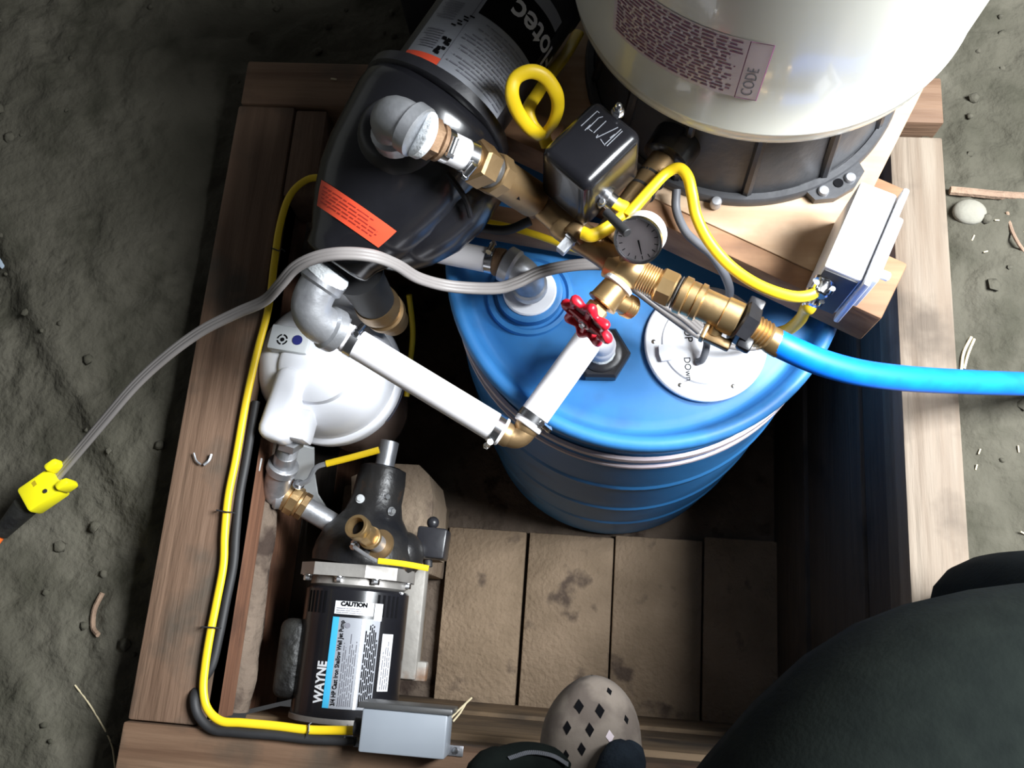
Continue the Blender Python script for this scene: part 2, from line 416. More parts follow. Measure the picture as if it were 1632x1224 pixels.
# timber stub in the far left corner
tag(obj('wood_block', MB().box((-0.497, 0.755, -0.055), (0.055, 0.165, 0.10), 0.004), WY), 'short wooden cleat in the dark corner behind the black pump', 'block')

# ================================================================= BLUE DRUM
DC = V((0.077, 0.555, 0)); DZ = 0.085
t = thing('plastic_drum', (DC.x, DC.y, -0.83), 'blue plastic drum standing in the pit', 'drum')
R = 0.297; z0 = -0.83
def lean(mb, mask=None):
    for p in mb.v:
        k = (p.z-DZ)/0.9; p.x += 0.010*k; p.y += 0.030*k
    return mb
pr = [(0, 0), (0, R-0.030), (0.012, R-0.010), (0.035, R-0.004), (0.22, R), (0.225, R+0.003), (0.235, R+0.003), (0.24, R),
      (0.40, R+0.001), (0.405, R+0.004), (0.415, R+0.004), (0.42, R+0.001), (0.60, R), (0.605, R+0.003), (0.62, R+0.003), (0.625, R),
      (0.74, R-0.003), (0.80, R-0.005), (0.845, R-0.010), (0.862, R-0.016), (0.872, R-0.012), (0.880, R-0.001), (0.895, R+0.003),
      (0.910, R+0.002), (0.915, R-0.004), (0.914, R-0.013), (0.902, R-0.020), (0.890, R-0.026), (0.886, R-0.034), (0.892, R-0.046), (0.897, R-0.075), (0.899, 0.15), (0.899, 0)]
pr2 = [pr[0]]
for (a0, b0), (a1, b1) in zip(pr, pr[1:]):
    if a1-a0 > 0.03:
        for q in (0.004, 0.012): pr2.append((a0+q, b0+(b1-b0)*q/(a1-a0)))
        for q in (0.012, 0.004): pr2.append((a1-q, b1-(b1-b0)*q/(a1-a0)))
    pr2.append((a1, b1))
pr = pr2
obj('shell', lean(MB().lathe((DC.x, DC.y, z0), (0, 0, 1), pr, 96, cap=False)), BLUE, t, sharp=60)
LID = z0+0.899
for k, (zz, wd) in enumerate(((0.818, 0.011), (0.775, 0.006))):
    m_ = MB().lathe((DC.x, DC.y, z0+zz), (0, 0, 1), [(0, R-0.006), (0.0006, R+0.0005), (wd, R-0.0005), (wd+0.0006, R-0.006)], 96, cap=False)
    obj('hoop', lean(m_), LABP, t, label='pale band around the drum')
# raised rings around the bung
B = at(845, 470, LID); B.z = LID
obj('bung_ring', MB().lathe((B.x, B.y, LID-0.002), (0, 0, 1), [(0, 0.066), (0.006, 0.064), (0.007, 0.058), (0.003, 0.054), (0.003, 0.050), (0.016, 0.049), (0.018, 0.044), (0.016, 0.0)], 48), BLUE, t)
# white bung with the grey elbow that feeds the drum
obj('bung', MB().lathe((B.x, B.y, LID+0.012), (0, 0, 1), [(0, 0.040), (0.006, 0.040), (0.008, 0.038), (0.006, 0.024), (0.004, 0.0)], 40), WHITE, t)

# white inspection cover
wc = V((0.171, 0.420, LID))
c = thing('drum_cover', (wc.x, wc.y, LID), 'round white plastic cover marked UP and DOWN screwed on the blue drum', 'cover')
obj('disc', MB().lathe((wc.x, wc.y, LID+0.0015), (0, 0, 1), [(0, 0.088), (0.006, 0.088), (0.008, 0.086), (0.008, 0.064), (0.011, 0.062), (0.011, 0)], 64), WHITE, c)
for k in range(6):
    a = math.radians(122+60*k); p = wc+V((0.075*math.cos(a), 0.075*math.sin(a), 0.008))
    obj('screw', MB().lathe(p, (0, 0, 1), [(-0.001, 0.0045), (0.0012, 0.0042), (0.002, 0.002)], 12), STEEL, c)
obj('knob', MB().prism([at(1058+dx, 561+dy, LID+0.011) for dx, dy in ((-9, -9), (8, -12), (17, -2), (12, 14), (-4, 16), (-8, 6))], (0, 0, 0.006)), WHITE, c)
def flatfn(P, ux, uy): return lambda u, v: P+ux*u+uy*v
dn = V((0.10, -0.99, 0)); rt = V((0.99, 0.10, 0))
obj('lettering', text_mesh('UP', 0.017, flatfn(at(1090, 524, LID+0.0130), dn, rt)), INK, c)
obj('lettering', text_mesh('DOwn', 0.013, flatfn(at(1090, 569, LID+0.0130), V((0.12, -0.99, 0)), rt)), INK, c)

# black hexagonal tank fitting
hx = at(957, 568, LID); hx.z = LID
t = thing('tank_fitting', hx, 'black hexagonal bulkhead fitting under the white pipe on the drum', 'fitting')
obj('hex_nut', MB().lathe(hx+V((0, 0, 0.0015)), (0, 0, 1), [(0, 0.043), (0.016, 0.043), (0.020, 0.039), (0.020, 0.030), (0.014, 0.029), (0.014, 0.0)], 6, twist=0.3), BLACKP, t)
obj('collar', MB().lathe(hx+V((0, 0, 0.014)), (0, 0, 1), [(0, 0.031), (0.010, 0.031), (0.012, 0.028), (0.012, 0.018)], 40), BLACKP, t)
hp2 = at(952, 545, LID+0.065)
obj('nipple', MB().cyl(hx+V((0, 0, 0.01)), hx+V((0, 0, 0.050)), 0.0185, 24, 0.001), PVC, t)
obj('thread_tape', MB().lathe(hx+V((0, 0, 0.018)), (0, 0, 1), [(0, 0.020), (0.004, 0.022), (0.010, 0.0205), (0.012, 0.018)], 13), TAPE, t)

# ================================================================= PLATFORM for the pressure tank
PU = V((0.906, -0.423, 0)); PV = V((0.423, 0.906, 0)); PM = Matrix((PU, PV, V((0, 0, 1)))).transposed()
FR = V((0.312, 0.476, 0)); PT = 0.20
def pp(u, v, z): return FR + PU*u + PV*v + V((0, 0, z))
t = thing('tank_platform', pp(-0.27, 0.23, 0.0), 'wooden platform of plywood and planks carrying the tank and black pump', 'platform')
pl = MB().box(pp(-0.285, 0.235, PT-0.009), (0.57, 0.47, 0.018), 0.0015, PM)
obj('plywood_top', pl, PLY, t)
obj('front_plank', MB().box(pp(-0.20, -0.015, PT-0.037), (0.40, 0.030, 0.072), 0.003, PM), PLANK, t)
obj('lower_plank', MB().box(pp(-0.19, 0.012, PT-0.086), (0.36, 0.030, 0.030), 0.003, PM), WFRONT, t)
for u, v in ((-0.245, -0.031), (-0.10, -0.031), (-0.155, -0.031)):
    obj('screw', MB().lathe(pp(u, v+0.001, PT-0.025), -PV, [(0, 0.004), (0.001, 0.0045), (0.002, 0.003)], 12), RUST, t)
A_ = at(690, 356, 0.12); B_ = at(1000, 412, 0.12); d_ = (B_-A_).normalized()
obj('rail', MB().box((A_+B_)/2+V((0, 0.020, -0.004)), ((B_-A_).length+0.02, 0.036, 0.05), 0.003, axes(d_, (0, 0, 1))), PLANK, t)
for (px_, py_, z1_) in ((-0.245, 0.712, 0.182), (0.425, 0.655, 0.092)):
    obj('post', MB().box((px_, py_, (z1_-0.83)/2), (0.085 if px_ < 0 else 0.058, 0.085 if px_ < 0 else 0.058, z1_+0.83), 0.004, PM), WDARK if px_ < 0 else PLANK, t)
obj('cross_block', MB().box(at(1362, 462, 0.135), (0.085, 0.09, 0.090), 0.004, PM), PLANK, t)
for u in (-0.40, -0.16):
    p_ = pp(u, 0, 0); 
    s_ = (0.885-p_.y)/PV.y
    q_ = p_+PV*s_
    obj('riser_block', MB().box(V((q_.x, 0.896, PT/2-0.009)), (0.09, 0.066, PT-0.018), 0.003), WX, t)
# block of wood standing left of the switch
bk = at(850, 236, PT+0.0305)
tag(obj('wood_block', MB().box(bk+V((0, 0.01, 0.0)), (0.07, 0.05, 0.06), 0.003, PM), PLANK), 'squared wooden block under the yellow loop beside the pressure switch', 'block')

# ================================================================= PRESSURE TANK
TC = V((0.196, 0.797, PT+0.0005))
t = thing('pressure_tank', TC, 'large cream enamelled pressure tank on a black ribbed base', 'tank')
RB = 0.221
obj('base_flange', MB().lathe(TC, (0, 0, 1), [(0, RB), (0.010, RB), (0.014, RB-0.003), (0.014, RB-0.012), (0.010, RB-0.014), (0.010, 0.10)], 96), BASEP, t)
obj('base_skirt', MB().lathe(TC+V((0, 0, 0.008)), (0, 0, 1), [(0, RB-0.013), (0.03, RB-0.019), (0.10, RB-0.030), (0.17, RB-0.038), (0.20, RB-0.045), (0.20, 0.05)], 96), BASEP, t)
for deg in (-115, -88, -58, -28, 5, 40, 75, 110, 150, 190, 218):
    a = math.radians(deg); d = V((math.cos(a), math.sin(a), 0))
    mb = MB().tube([TC+d*(RB-0.015)+V((0, 0, 0.012)), TC+d*(RB-0.027)+V((0, 0, 0.10)), TC+d*(RB-0.038)+V((0, 0, 0.18))], [0.008, 0.007, 0.006], 8)
    obj('rib', mb, BLACKP, t)
for (px_, py_) in ((1336, 292), ):
    p = at(px_, py_, PT+0.012); d = (p-TC); d.z = 0; d.normalize(); s_ = V((-d.y, d.x, 0))
    lug = obj('lug', MB().prism([p+d*0.016+s_*0.016, p+d*0.016-s_*0.016, p+d*0.004-s_*0.040, p-d*0.03-s_*0.045, p-d*0.03+s_*0.045, p+d*0.004+s_*0.040], (0, 0, -0.012)), BASEP, t)
    obj('bolt_hole', MB().lathe(p-V((0, 0, 0.001)), (0, 0, 1), [(0, 0.0065), (0.0025, 0.0065), (0.0025, 0.005), (0.002, 0)], 20), INK, lug)
for px_, py_ in ((1142, 320), (1313, 303), (1356, 282)):
    p = at(px_, py_, PT+0.016)
    obj('rivet', MB().lathe(p-V((0, 0, 0.012)), (0, 0, 1), [(0, 0.0075), (0.011, 0.0075), (0.013, 0.006), (0.014, 0)], 20), GALV, t)
# port where the brass pipe enters
hp = at(1068, 243, 0.275); hd = V((TC.x-hp.x, TC.y-hp.y, 0)).normalized()
obj('port_ring', MB().lathe(hp-hd*0.016, hd, [(0, 0.026), (0.004, 0.032), (0.06, 0.034), (0.06, 0.026)], 32), BLACKG, t)
TR = 0.240
prf = [(0.150, 0.15), (0.165, 0.205), (0.178, 0.228), (0.188, 0.2375), (0.198, 0.2395), (0.205, 0.2395), (0.207, 0.2410), (0.211, 0.2410), (0.213, 0.2395), (0.30, 0.2405), (0.52, 0.2405), (0.60, 0.236), (0.66, 0.21), (0.70, 0.165), (0.72, 0.10), (0.725, 0)]
obj('vessel', MB().lathe(TC, (0, 0, 1), prf, 128), CREAM, t, sharp=50)
def tfn(r): return lambda u, v: TC+V((r*math.cos(u), r*math.sin(u), v))
def solve_tank(px, py, r):
    o = V((0, 0, CAMZ)); d = at(px, py, 0)-o; ox, oy = o.x-TC.x, o.y-TC.y
    a = d.x**2+d.y**2; b = 2*(ox*d.x+oy*d.y); c_ = ox*ox+oy*oy-r*r
    s = (-b-math.sqrt(max(b*b-4*a*c_, 0)))/(2*a); p = o+d*s
    return math.atan2(p.y-TC.y, p.x-TC.x), p.z-TC.z
u1, v1 = solve_tank(1236, 72, TR+0.001); u2, v2 = solve_tank(1190, 158, TR+0.001); u3, v3 = solve_tank(978, 22, TR+0.001)
lv0, lv1, lu0, lu1 = v2, v1, u3, u1
F = tfn(TR+0.0010)
lab = obj('label_print', patch(F, lu0, lu1, lv0, lv1, 24, 4), LABP, t, label='pinkish printed label on the tank')
F2 = tfn(TR+0.0016); cw = (lu1-lu0)*0.13
obj('print', print_lines(F2, lu0+(lu1-lu0)*0.03, lu1-cw*1.08, lv1-0.002, lv0+0.004, 16, 0.42, 0.12, 14, 3), INKP, lab)
fr = MB()
for a_, b_, c_, d_ in ((lu1-cw, lu1-cw+0.004, lv0, lv1), (lu1-0.004, lu1, lv0, lv1), (lu1-cw, lu1, lv0, lv0+0.001), (lu1-cw, lu1, lv1-0.001, lv1)):
    patch(F2, a_, b_, c_, d_, 1, 1, fr)
obj('code_frame', fr, INKP, lab)
obj('lettering', text_mesh('CODE', 0.017, lambda u, v: F2(lu1-cw*0.30-v/TR, lv0+0.006+u)), INKG, lab)

# ================================================================= JUNCTION BOX on the platform corner
ZT = 0.312
q = [at(1308, 422, ZT), at(1369, 447, ZT), at(1439, 313, ZT), at(1376, 289, ZT)]
ex = ((q[1]-q[0])+(q[2]-q[3])); ex.normalize(); ctr = (q[0]+q[1]+q[2]+q[3])/4
bx = axes(ex, (0, 0, 1)); W_ = (q[1]-q[0]).length; L_ = ((q[3]-q[0]).length+(q[2]-q[1]).length)/2
t = thing('outlet_box', ctr-V((0, 0, 0.115)), 'white outlet box on the corner of the plywood platform', 'electrical box')
obj('body', MB().box(ctr-V((0, 0, 0.0555)), (W_, L_, 0.111), 0.004, bx), WHITE, t)
eyy = bx @ V((0, 1, 0))
obj('front_panel', MB().box(ctr-eyy*(L_/2+0.0005)-V((0, 0, 0.057)), (W_-0.006, 0.003, 0.105), 0.001, bx), mat('charcoal_panel', (0.06, 0.06, 0.065), (0.08, 0.08, 0.085), 0.6), t)
cv = obj('cover_plate', MB().box(ctr+ex*(W_/2+0.005)-V((0, 0, 0.055)), (0.008, L_+0.014, 0.128), 0.003, bx), WHITE, t)
obj('cover_lip', MB().box(ctr+ex*(W_/2+0.014)-V((0, 0, 0.06)), (0.012, L_*0.75, 0.085), 0.004, bx), WHITE, cv)
obj('latch', MB().cyl(ctr+ex*(W_/2+0.008)-eyy*0.028-V((0, 0, 0.03)), ctr+ex*(W_/2+0.032)-eyy*0.028-V((0, 0, 0.03)), 0.006, 14, 0.002), WHITE, cv)
CON = []
for k, (ox_, oz_) in enumerate(((-0.012, -0.035), (-0.013, -0.078))):
    p = ctr+ex*ox_-eyy*(L_/2)+V((0, 0, oz_)); CON.append(p-eyy*0.022)
    cl_ = obj('cable_clamp', MB().lathe(p+eyy*0.001, -eyy, [(0, 0.014), (0.004, 0.014), (0.005, 0.010), (0.020, 0.010), (0.022, 0.008)], 20), STEEL, t)
    for sgn in (-1, 1):
        obj('clamp_screw', MB().cyl(p-eyy*0.014+V((0, 0, 0.006))+ex*sgn*0.010, p-eyy*0.014+V((0, 0, 0.018))+ex*sgn*0.010, 0.0035, 10), STEEL, cl_)

# ================================================================= BLACK JET PUMP (behind)
MZ = 0.311
ma = at(700, 178, MZ); mbk = at(842, -28, MZ); md = (mbk-ma); md.z = 0; md.normalize(); ms = V((md.y, -md.x, 0))
t = thing('jet_pump', V((ma.x, ma.y, PT)), 'black jet pump with a printed white label on its motor and an orange sticker', 'pump')
MR = 0.083
motor = obj('motor', MB().lathe(ma, md, [(-0.01, MR-0.006), (0, MR), (0.21, MR), (0.215, MR+0.003), (0.24, MR+0.003), (0.255, MR-0.012), (0.262, MR-0.04), (0.264, 0)], 64), BLACKP, t)
nose = at(538, 416, 0.262); bd = (nose-ma).normalized(); BL = (nose-ma).length
pr = [(-0.012, 0.082), (-0.004, 0.098), (0.014, 0.103), (0.03, 0.104), (BL*0.30, 0.100), (BL*0.45, 0.096), (BL*0.60, 0.088), (BL*0.74, 0.075), (BL*0.86, 0.060), (BL*0.93, 0.050), (BL*1.0, 0.046), (BL*1.02, 0.038), (BL*1.02, 0)]
body = obj('body', MB().lathe(ma, bd, pr, 56), BLACKG, t, sharp=50)
# bulging injector lobe on the right and its ridge
lobe = MB().lathe(at(742, 262, 0.262), at(605, 410, 0.235)-at(742, 262, 0.262), [(-0.05, 0.02), (-0.035, 0.045), (0, 0.068), (0.05, 0.076), (0.09, 0.072), (0.13, 0.058), (0.16, 0.040), (0.175, 0.018), (0.18, 0)], 40)
obj('injector_lobe', lobe, BLACKG, body, sharp=60)
rp = [at(588, 262, 0.355), at(600, 276, 0.357), at(622, 282, 0.360), at(650, 272, 0.362), at(676, 249, 0.361), at(700, 264, 0.355), at(724, 290, 0.343), at(742, 318, 0.325), at(750, 345, 0.300)]
obj('ridge', MB().tube(smooth_pts(rp, 5), 0.0035, 8), BLACKG, body)
obj('discharge_boss', MB().lathe(at(636, 218, 0.372), (0, 0, 1), [(0, 0.052), (0.020, 0.046), (0.030, 0.038), (0.032, 0.030)], 36), BLACKP, body)
obj('flange', MB().lathe(ma-md*0.014, md, [(0, 0.098), (0.003, 0.104), (0.016, 0.104), (0.020, 0.094)], 40), BLACKP, t)
fb = at(633, 122, 0.30)
bolt(t, fb, V((-0.35, 0.2, 0.9)), 0.006, 0.010, STEEL)
obj('foot', MB().box(ma+md*0.13+V((0, 0, -0.1045))+ms*0.0, (0.10, 0.12, 0.012), 0.002, axes(ms, (0, 0, 1))).box(ma+md*0.13-V((0, 0, 0.075)), (0.05, 0.10, 0.03), 0.002, axes(ms, (0, 0, 1))), BLACKP, t)
# motor label; u along the axis, v angle from straight up towards the right of the axis
def mfn(r): return lambda u, v: ma+md*u+(V((0, 0, 1))*math.cos(v)+ms*math.sin(v))*r
F = mfn(MR+0.0008); F2 = mfn(MR+0.0014)
lb = obj('motor_label', patch(F, 0.012, 0.178, -0.62, 1.30, 2, 24), LABG, motor, label='grey and white printed motor label')
obj('title_band', patch(F2, 0.100, 0.160, 0.10, 1.32, 1, 16), INK, lb)
F3 = mfn(MR+0.0020)
obj('lettering', text_mesh('Flotec.', 0.043, lambda u, v: F3(0.146-v, 1.74-u/MR), 0.0008), LABW, lb)
obj('top_band', patch(F2, 0.178, 0.192, 0.05, 0.75, 1, 10), LABG, lb)
obj('warning_strip', patch(F2, 0.010, 0.022, -0.62, 0.04, 1, 10), ORANGE, lb)
obj('rule', patch(F2, 0.012, 0.178, 0.035, 0.048, 1, 1), INKG, lb)
obj('print', print_lines(lambda u, v: F3(v, u), 1.22, 0.10, 0.018, 0.094, 15, 0.35, 0.3, 7, 5), INKG, lb)
obj('print', print_lines(lambda u, v: F3(v, u), -0.16, -0.52, 0.03, 0.060, 8, 0.4, 0.3, 4, 6), INKG, lb)
obj('print', print_lines(lambda u, v: F3(v, u), -0.16, -0.52, 0.076, 0.105, 8, 0.4, 0.3, 4, 7), INKG, lb)
obj('print', print_lines(lambda u, v: F3(v, u), -0.10, -0.40, 0.12, 0.15, 8, 0.4, 0.3, 4, 8), INKG, lb)
pic = MB()
rd = random.Random(4)
for cu_, cv_ in ((0.032, -0.06), (0.046, -0.06)):
    for k in range(7): 
        a_, b_ = cu_+rd.uniform(-0.005, 0.005), cv_+rd.uniform(-0.06, 0.06); patch(F3, a_-0.002, a_+0.002, b_-0.03, b_+0.03, 1, 1, pic)
for k in range(6):
    a_ = 0.070+0.004*k; b_ = -0.10+0.025*k+(0.05 if k % 2 else 0); patch(F3, a_, a_+0.002, b_-0.05, b_+0.03, 1, 1, pic)
patch(F3, 0.152, 0.163, -0.14, -0.02, 1, 2, pic)
obj('pictogram', pic, INK, lb)
# orange sticker on the nose of the body
bs = bd.cross(V((0, 0, 1))).normalized(); bu = bs.cross(bd)
def bfn(off):
    def fn(u, v):
        r = None
        for (t0, r0), (t1, r1) in zip(pr, pr[1:]):
            if t0 <= u <= t1 and t1 > t0: r = r0+(r1-r0)*(u-t0)/(t1-t0)
        return ma+bd*u+(bu*math.cos(v)+bs*math.sin(v))*((r or 0.05)+off)
    return fn
st = obj('sticker', patch(bfn(0.0012), BL*0.69, BL*0.815, -0.95, 0.62, 4, 16), ORANGE, body, label='orange warning sticker')
obj('print', print_lines(lambda u, v: bfn(0.0018)(v, u), 0.5, -0.80, BL*0.705, BL*0.795, 5, 0.3, 0.4, 8, 9), INKR, st)

# galvanised elbow on the discharge, white hose, brass reducers down to the manifold
def chain(parent, A, B, items):
    """items: (t0, t1, kind, r, material, name) along A->B in metres"""
    A = V(A); B = V(B); d = (B-A).normalized(); out = []
    for it in items:
        t0, t1, kind, r, m, name = it; P, Q = A+d*t0, A+d*t1; mb = MB()
        if kind == 'hex': hexnut(mb, P, Q, r, sq=(0, 0, 1))
        elif kind == 'thr': threads(mb, P, Q, r, max(3, int((t1-t0)/0.0032)))
        elif kind == 'bead': mb.lathe(P, d, [(0, r*0.85), ((t1-t0)*0.2, r), ((t1-t0)*0.8, r), (t1-t0, r*0.85)], 28)
        elif kind == 'cone': mb.cyl(P, Q, r[0], 28, 0, r[1])
        elif kind == 'oct': mb.lathe(P, d, [(0, r*0.92), ((t1-t0)*0.1, r), ((t1-t0)*0.9, r), (t1-t0, r*0.92)], 8)
        else: mb.cyl(P, Q, r, 28, 0.0012)
        out.append(obj(name, mb, m, parent))
    return out
ZM = 0.275
e0 = at(636, 218, 0.405); e2 = at(668, 212, 0.452)
t = thing('discharge_pipe', V((e0.x, e0.y, 0.40)), 'galvanised elbow and short white hose on top of the black pump', 'pipe')
obj('elbow', elbow(MB(), e0, V((e0.x, e0.y, 0.456))+V((-0.006, 0.003, 0)), e2, 0.0255), GALV, t)
d2 = (at(800, 276, 0.375)-e2).normalized(); 
chain(t, e2, e2+d2, [(-0.004, 0.010, 'bead', 0.0275, TAPE, 'thread_tape'), (0.008, 0.022, 'hex', 0.024, RUST, 'hex_collar'), (0.022, 0.030, 'bead', 0.0215, RUST, 'barb'), (0.030, 0.072, 'cyl', 0.0185, PVC, 'hose')])
clamp(t, e2+d2*0.033, d2, 0.0187, sq=(0.3, -0.4, 0.8)); clamp(t, e2+d2*0.066, d2, 0.0187, sq=(-0.4, -0.6, 0.7))

# ================================================================= BRASS MANIFOLD
MA = e2+d2*0.070; MB_ = at(857, 322, 0.288); MC = at(1003, 432, ZM); MD = at(1180, 512, ZM)
t = thing('brass_manifold', at(960, 395, PT), 'row of brass fittings between the black pump, the gauge and the hose', 'pipe fittings')
d3 = (MB_-MA).normalized(); L3 = (MB_-MA).length
cv_ = chain(t, MA, MB_, [(0.0, 0.006, 'cyl', 0.016, BRONZE, 'stub'), (0.004, 0.032, 'hex', 0.027, BRONZE, 'hex_reducer'), (0.032, 0.040, 'cyl', 0.0215, DGREY, 'union_ring'), (0.039, 0.058, 'oct', 0.0265, BRONZE, 'valve_collar'),
      (0.056, L3*0.93, 'cyl', 0.0235, BRONZE, 'check_valve'), (L3*0.90, L3+0.006, 'hex', 0.0225, RUST, 'valve_nut')])
pf = MA+d3*(L3*0.62)+V((0, -0.016, 0.0185))
ar = MB(); sd = d3.cross(V((0, 0, 1))).normalized()
nrm = V((-0.1, -0.62, 0.77)).normalized(); al = (d3-nrm*d3.dot(nrm)).normalized(); ac = nrm.cross(al)
cc = MA+d3*(L3*0.66)+nrm*0.0240
ar.prism([cc-al*0.014+ac*0.001, cc-al*0.014-ac*0.001, cc+al*0.006-ac*0.001, cc+al*0.006-ac*0.004, cc+al*0.014, cc+al*0.006+ac*0.004, cc+al*0.006+ac*0.001], nrm*0.0006)
obj('flow_arrow', ar, INK, cv_[4])
# tank tee: from the valve to the brass tee, branch to the tank
ME = at(905, 365, 0.285)
chain(t, MB_, ME, [(0, (ME-MB_).length, 'cyl', 0.0165, BRONZE, 'nipple')])
obj('tee_body', MB().tube(smooth_pts([MB_.lerp(ME, 0.8), ME, at(960, 400, 0.28), at(985, 420, ZM)], 6), 0.0195, 20), BRONZE, t)
pb = at(921, 370, 0.295); pe = at(897, 396, 0.295); pd = (pe-pb).normalized()
plug = chain(t, pb, pe, [(-0.006, 0.012, 'bead', 0.016, BRONZE, 'side_outlet')])
hx_ = MB().lathe(pb+pd*0.012, pd, [(0, 0.011), (0.004, 0.0115), (0.005, 0.009), (0.022, 0.0085), (0.023, 0.007)], 4)
obj('plug', hx_, GALV, t)
pa = at(962, 385, 0.285)
obj('tank_branch', MB().cyl(pa, hp+hd*0.04, 0.0178, 28), BRONZE, t)
bd_ = (hp-pa).normalized()
for s in (0.56, 0.70):
    P = pa.lerp(hp, s)
    z_ = obj('cable_tie', MB().lathe(P-bd_*0.002, bd_, [(0, 0.0178), (0.0005, 0.0195), (0.0040, 0.0195), (0.0045, 0.0178)], 24), BLACKR, t)
    if s > 0.6: obj('tie_head', MB().box(at(1072, 272, 0.298), (0.009, 0.007, 0.008), 0.001), BLACKR, z_)
# tee below the gauge, hose valve run to the right
d4 = (MD-MC).normalized(); L4 = (MD-MC).length
obj('tee', MB().ball(MC, 0.0235, (1.15, 1, 1), 24, 14), BRASS, t)
chain(t, MC, MD, [(-0.03, 0.012, 'cyl', 0.0205, BRASS, 'tee_arm'), (0.012, 0.044, 'thr', 0.0195, BRASS, 'thread'), (0.040, 0.062, 'oct', 0.0235, BRASS, 'hex_collar'), (0.064, 0.066, 'cyl', 0.022, DGREY, 'gap_ring'),
      (0.067, 0.080, 'bead', 0.0245, BRASS, 'valve_rim'), (0.079, 0.090, 'cyl', 0.0225, BRASS, 'valve_neck'), (0.089, 0.099, 'bead', 0.0245, BRASS, 'valve_ring'), (0.098, 0.128, 'cyl', 0.0205, BRASS, 'relief_valve'), (0.126, L4-0.002, 'cyl', 0.0225, BRASS, 'outlet')])
sb = MC+d4*0.128
lev = at(1137, 533, ZM-0.015)
obj('drain_stub', MB().cyl(sb+V((-0.006, -0.010, -0.006)), lev, 0.010, 20, 0.001), BRASS, t)
vm = axes(d4, (0, 0, 1))
obj('drain_tap', MB().box(lev+V((0.004, -0.008, 0)), (0.036, 0.013, 0.014), 0.003, vm).box(lev+V((-0.012, 0.0, 0.006)), (0.006, 0.022, 0.020), 0.002, vm), BRONZE, t)

# hose bibb with the red wheel
ZB = 0.272
VA = MC; VB = at(935, 512, 0.262); vd = (VB-VA).normalized(); VL = (VB-VA).length
t = thing('hose_valve', at(970, 470, LID), 'brass hose tap with a red hand wheel above the drum', 'valve')
chain(t, VA, VB, [(0.018, 0.026, 'bead', 0.021, TAPE, 'thread_tape'), (0.024, 0.052, 'cone', (0.0175, 0.0195), BRASS, 'valve_body'), (0.050, 0.055, 'bead', 0.0205, BRASS, 'valve_rim'), (0.055, 0.060, 'cyl', 0.011, BRASS, 'bonnet'), (0.058, 0.072, 'hex', 0.0155, BRASS, 'packing_nut'), (0.071, VL, 'cyl', 0.006, BRASS, 'stem')])
sp0 = VA+vd*0.042; sp1 = at(1008, 491, 0.240); sd_ = (sp1-sp0).normalized(); sl = (sp1-sp0).length
obj('spout', MB().cyl(sp0, sp1-sd_*0.012, 0.012, 24, 0, 0.0135), BRASS, t)
m_ = MB(); threads(m_, sp1-sd_*0.014, sp1, 0.0155, 4); obj('spout_thread', m_, BRASS, t)
wn = vd; vd = (vd*0.88+V((0, 0, 0.30))).normalized()   # the wheel is seen a little from above
wh = MB(); wa = vd.orthogonal().normalized(); wb = vd.cross(wa); n = 96; RWH = 0.0300
def whr(a): return RWH + 0.0042*math.cos(8*a)
vs = []; fs = []; sg = 10
for i in range(n):
    a = 2*math.pi*i/n; c_ = VB+(wa*math.cos(a)+wb*math.sin(a))*whr(a); r_ = 0.0058+0.0012*math.cos(8*a)
    for k in range(sg):
        g_ = 2*math.pi*k/sg; vs.append(c_+(wa*math.cos(a)+wb*math.sin(a))*r_*math.cos(g_)+vd*r_*math.sin(g_))
for i in range(n):
    for k in range(sg): fs.append((i*sg+k, ((i+1) % n)*sg+k, ((i+1) % n)*sg+(k+1) % sg, i*sg+(k+1) % sg))
wh.add(vs, fs)
for k in range(4):
    a = math.pi/4+k*math.pi/2; d_ = wa*math.cos(a)+wb*math.sin(a)
    wh.tube([VB, VB+d_*0.026], 0.0048, 8)
wh.lathe(VB-vd*0.005, vd, [(0, 0.009), (0.011, 0.009), (0.012, 0.007)], 16)
whl = obj('hand_wheel', wh, RED, t)
obj('hub_disc', MB().lathe(VB-vd*0.003, vd, [(0, 0.0225), (0.003, 0.0225)], 32), mat('dark_red_disc', (0.10, 0.008, 0.014), (0.14, 0.01, 0.018), 0.5), whl)
bolt(whl, VB+vd*0.0065, vd, 0.0045, 0.004, STEEL, 'wheel_screw')
vd = wn

# pressure gauge
gn = V((-0.30, -0.68, 0.64)).normalized(); gc = at(1017, 383, 0.338)
t = thing('pressure_gauge', gc-gn*0.045, 'round pressure gauge with a steel case above the brass tee', 'gauge')
obj('case', MB().lathe(gc-gn*0.030, gn, [(0, 0.024), (0.003, 0.0275), (0.026, 0.0275), (0.027, 0.0295), (0.033, 0.0295), (0.0335, 0.027), (0.028, 0.0265), (0.027, 0.0)], 48), STEEL, t)
obj('case_band', MB().lathe(gc-gn*0.0275, gn, [(0, 0.0276), (0.0005, 0.0281), (0.022, 0.0281), (0.0225, 0.0276)], 48, cap=False), WHITE, t)
obj('dial', MB().lathe(gc-gn*0.0028, gn, [(0, 0.0262), (0.0008, 0.0262), (0.0008, 0)], 40), mat('glare_lightened_dial', (0.34, 0.30, 0.32), (0.42, 0.37, 0.38), 0.35), t)  # pinkish glare of the lens is put into the dial's lightened colour
obj('lens', MB().lathe(gc+gn*0.0005, gn, [(0, 0.0268), (0.0018, 0.0262), (0.0022, 0)], 40), GLASS, t)
gx = gn.cross(V((0, 1, 0))).normalized(); gy = gn.cross(gx)
nd = MB(); P = gc-gn*0.0012
nd.prism([P-gx*0.001, P+gx*0.001, P+gx*0.0005+gy*0.018, P-gx*0.0005+gy*0.018], gn*0.0005)
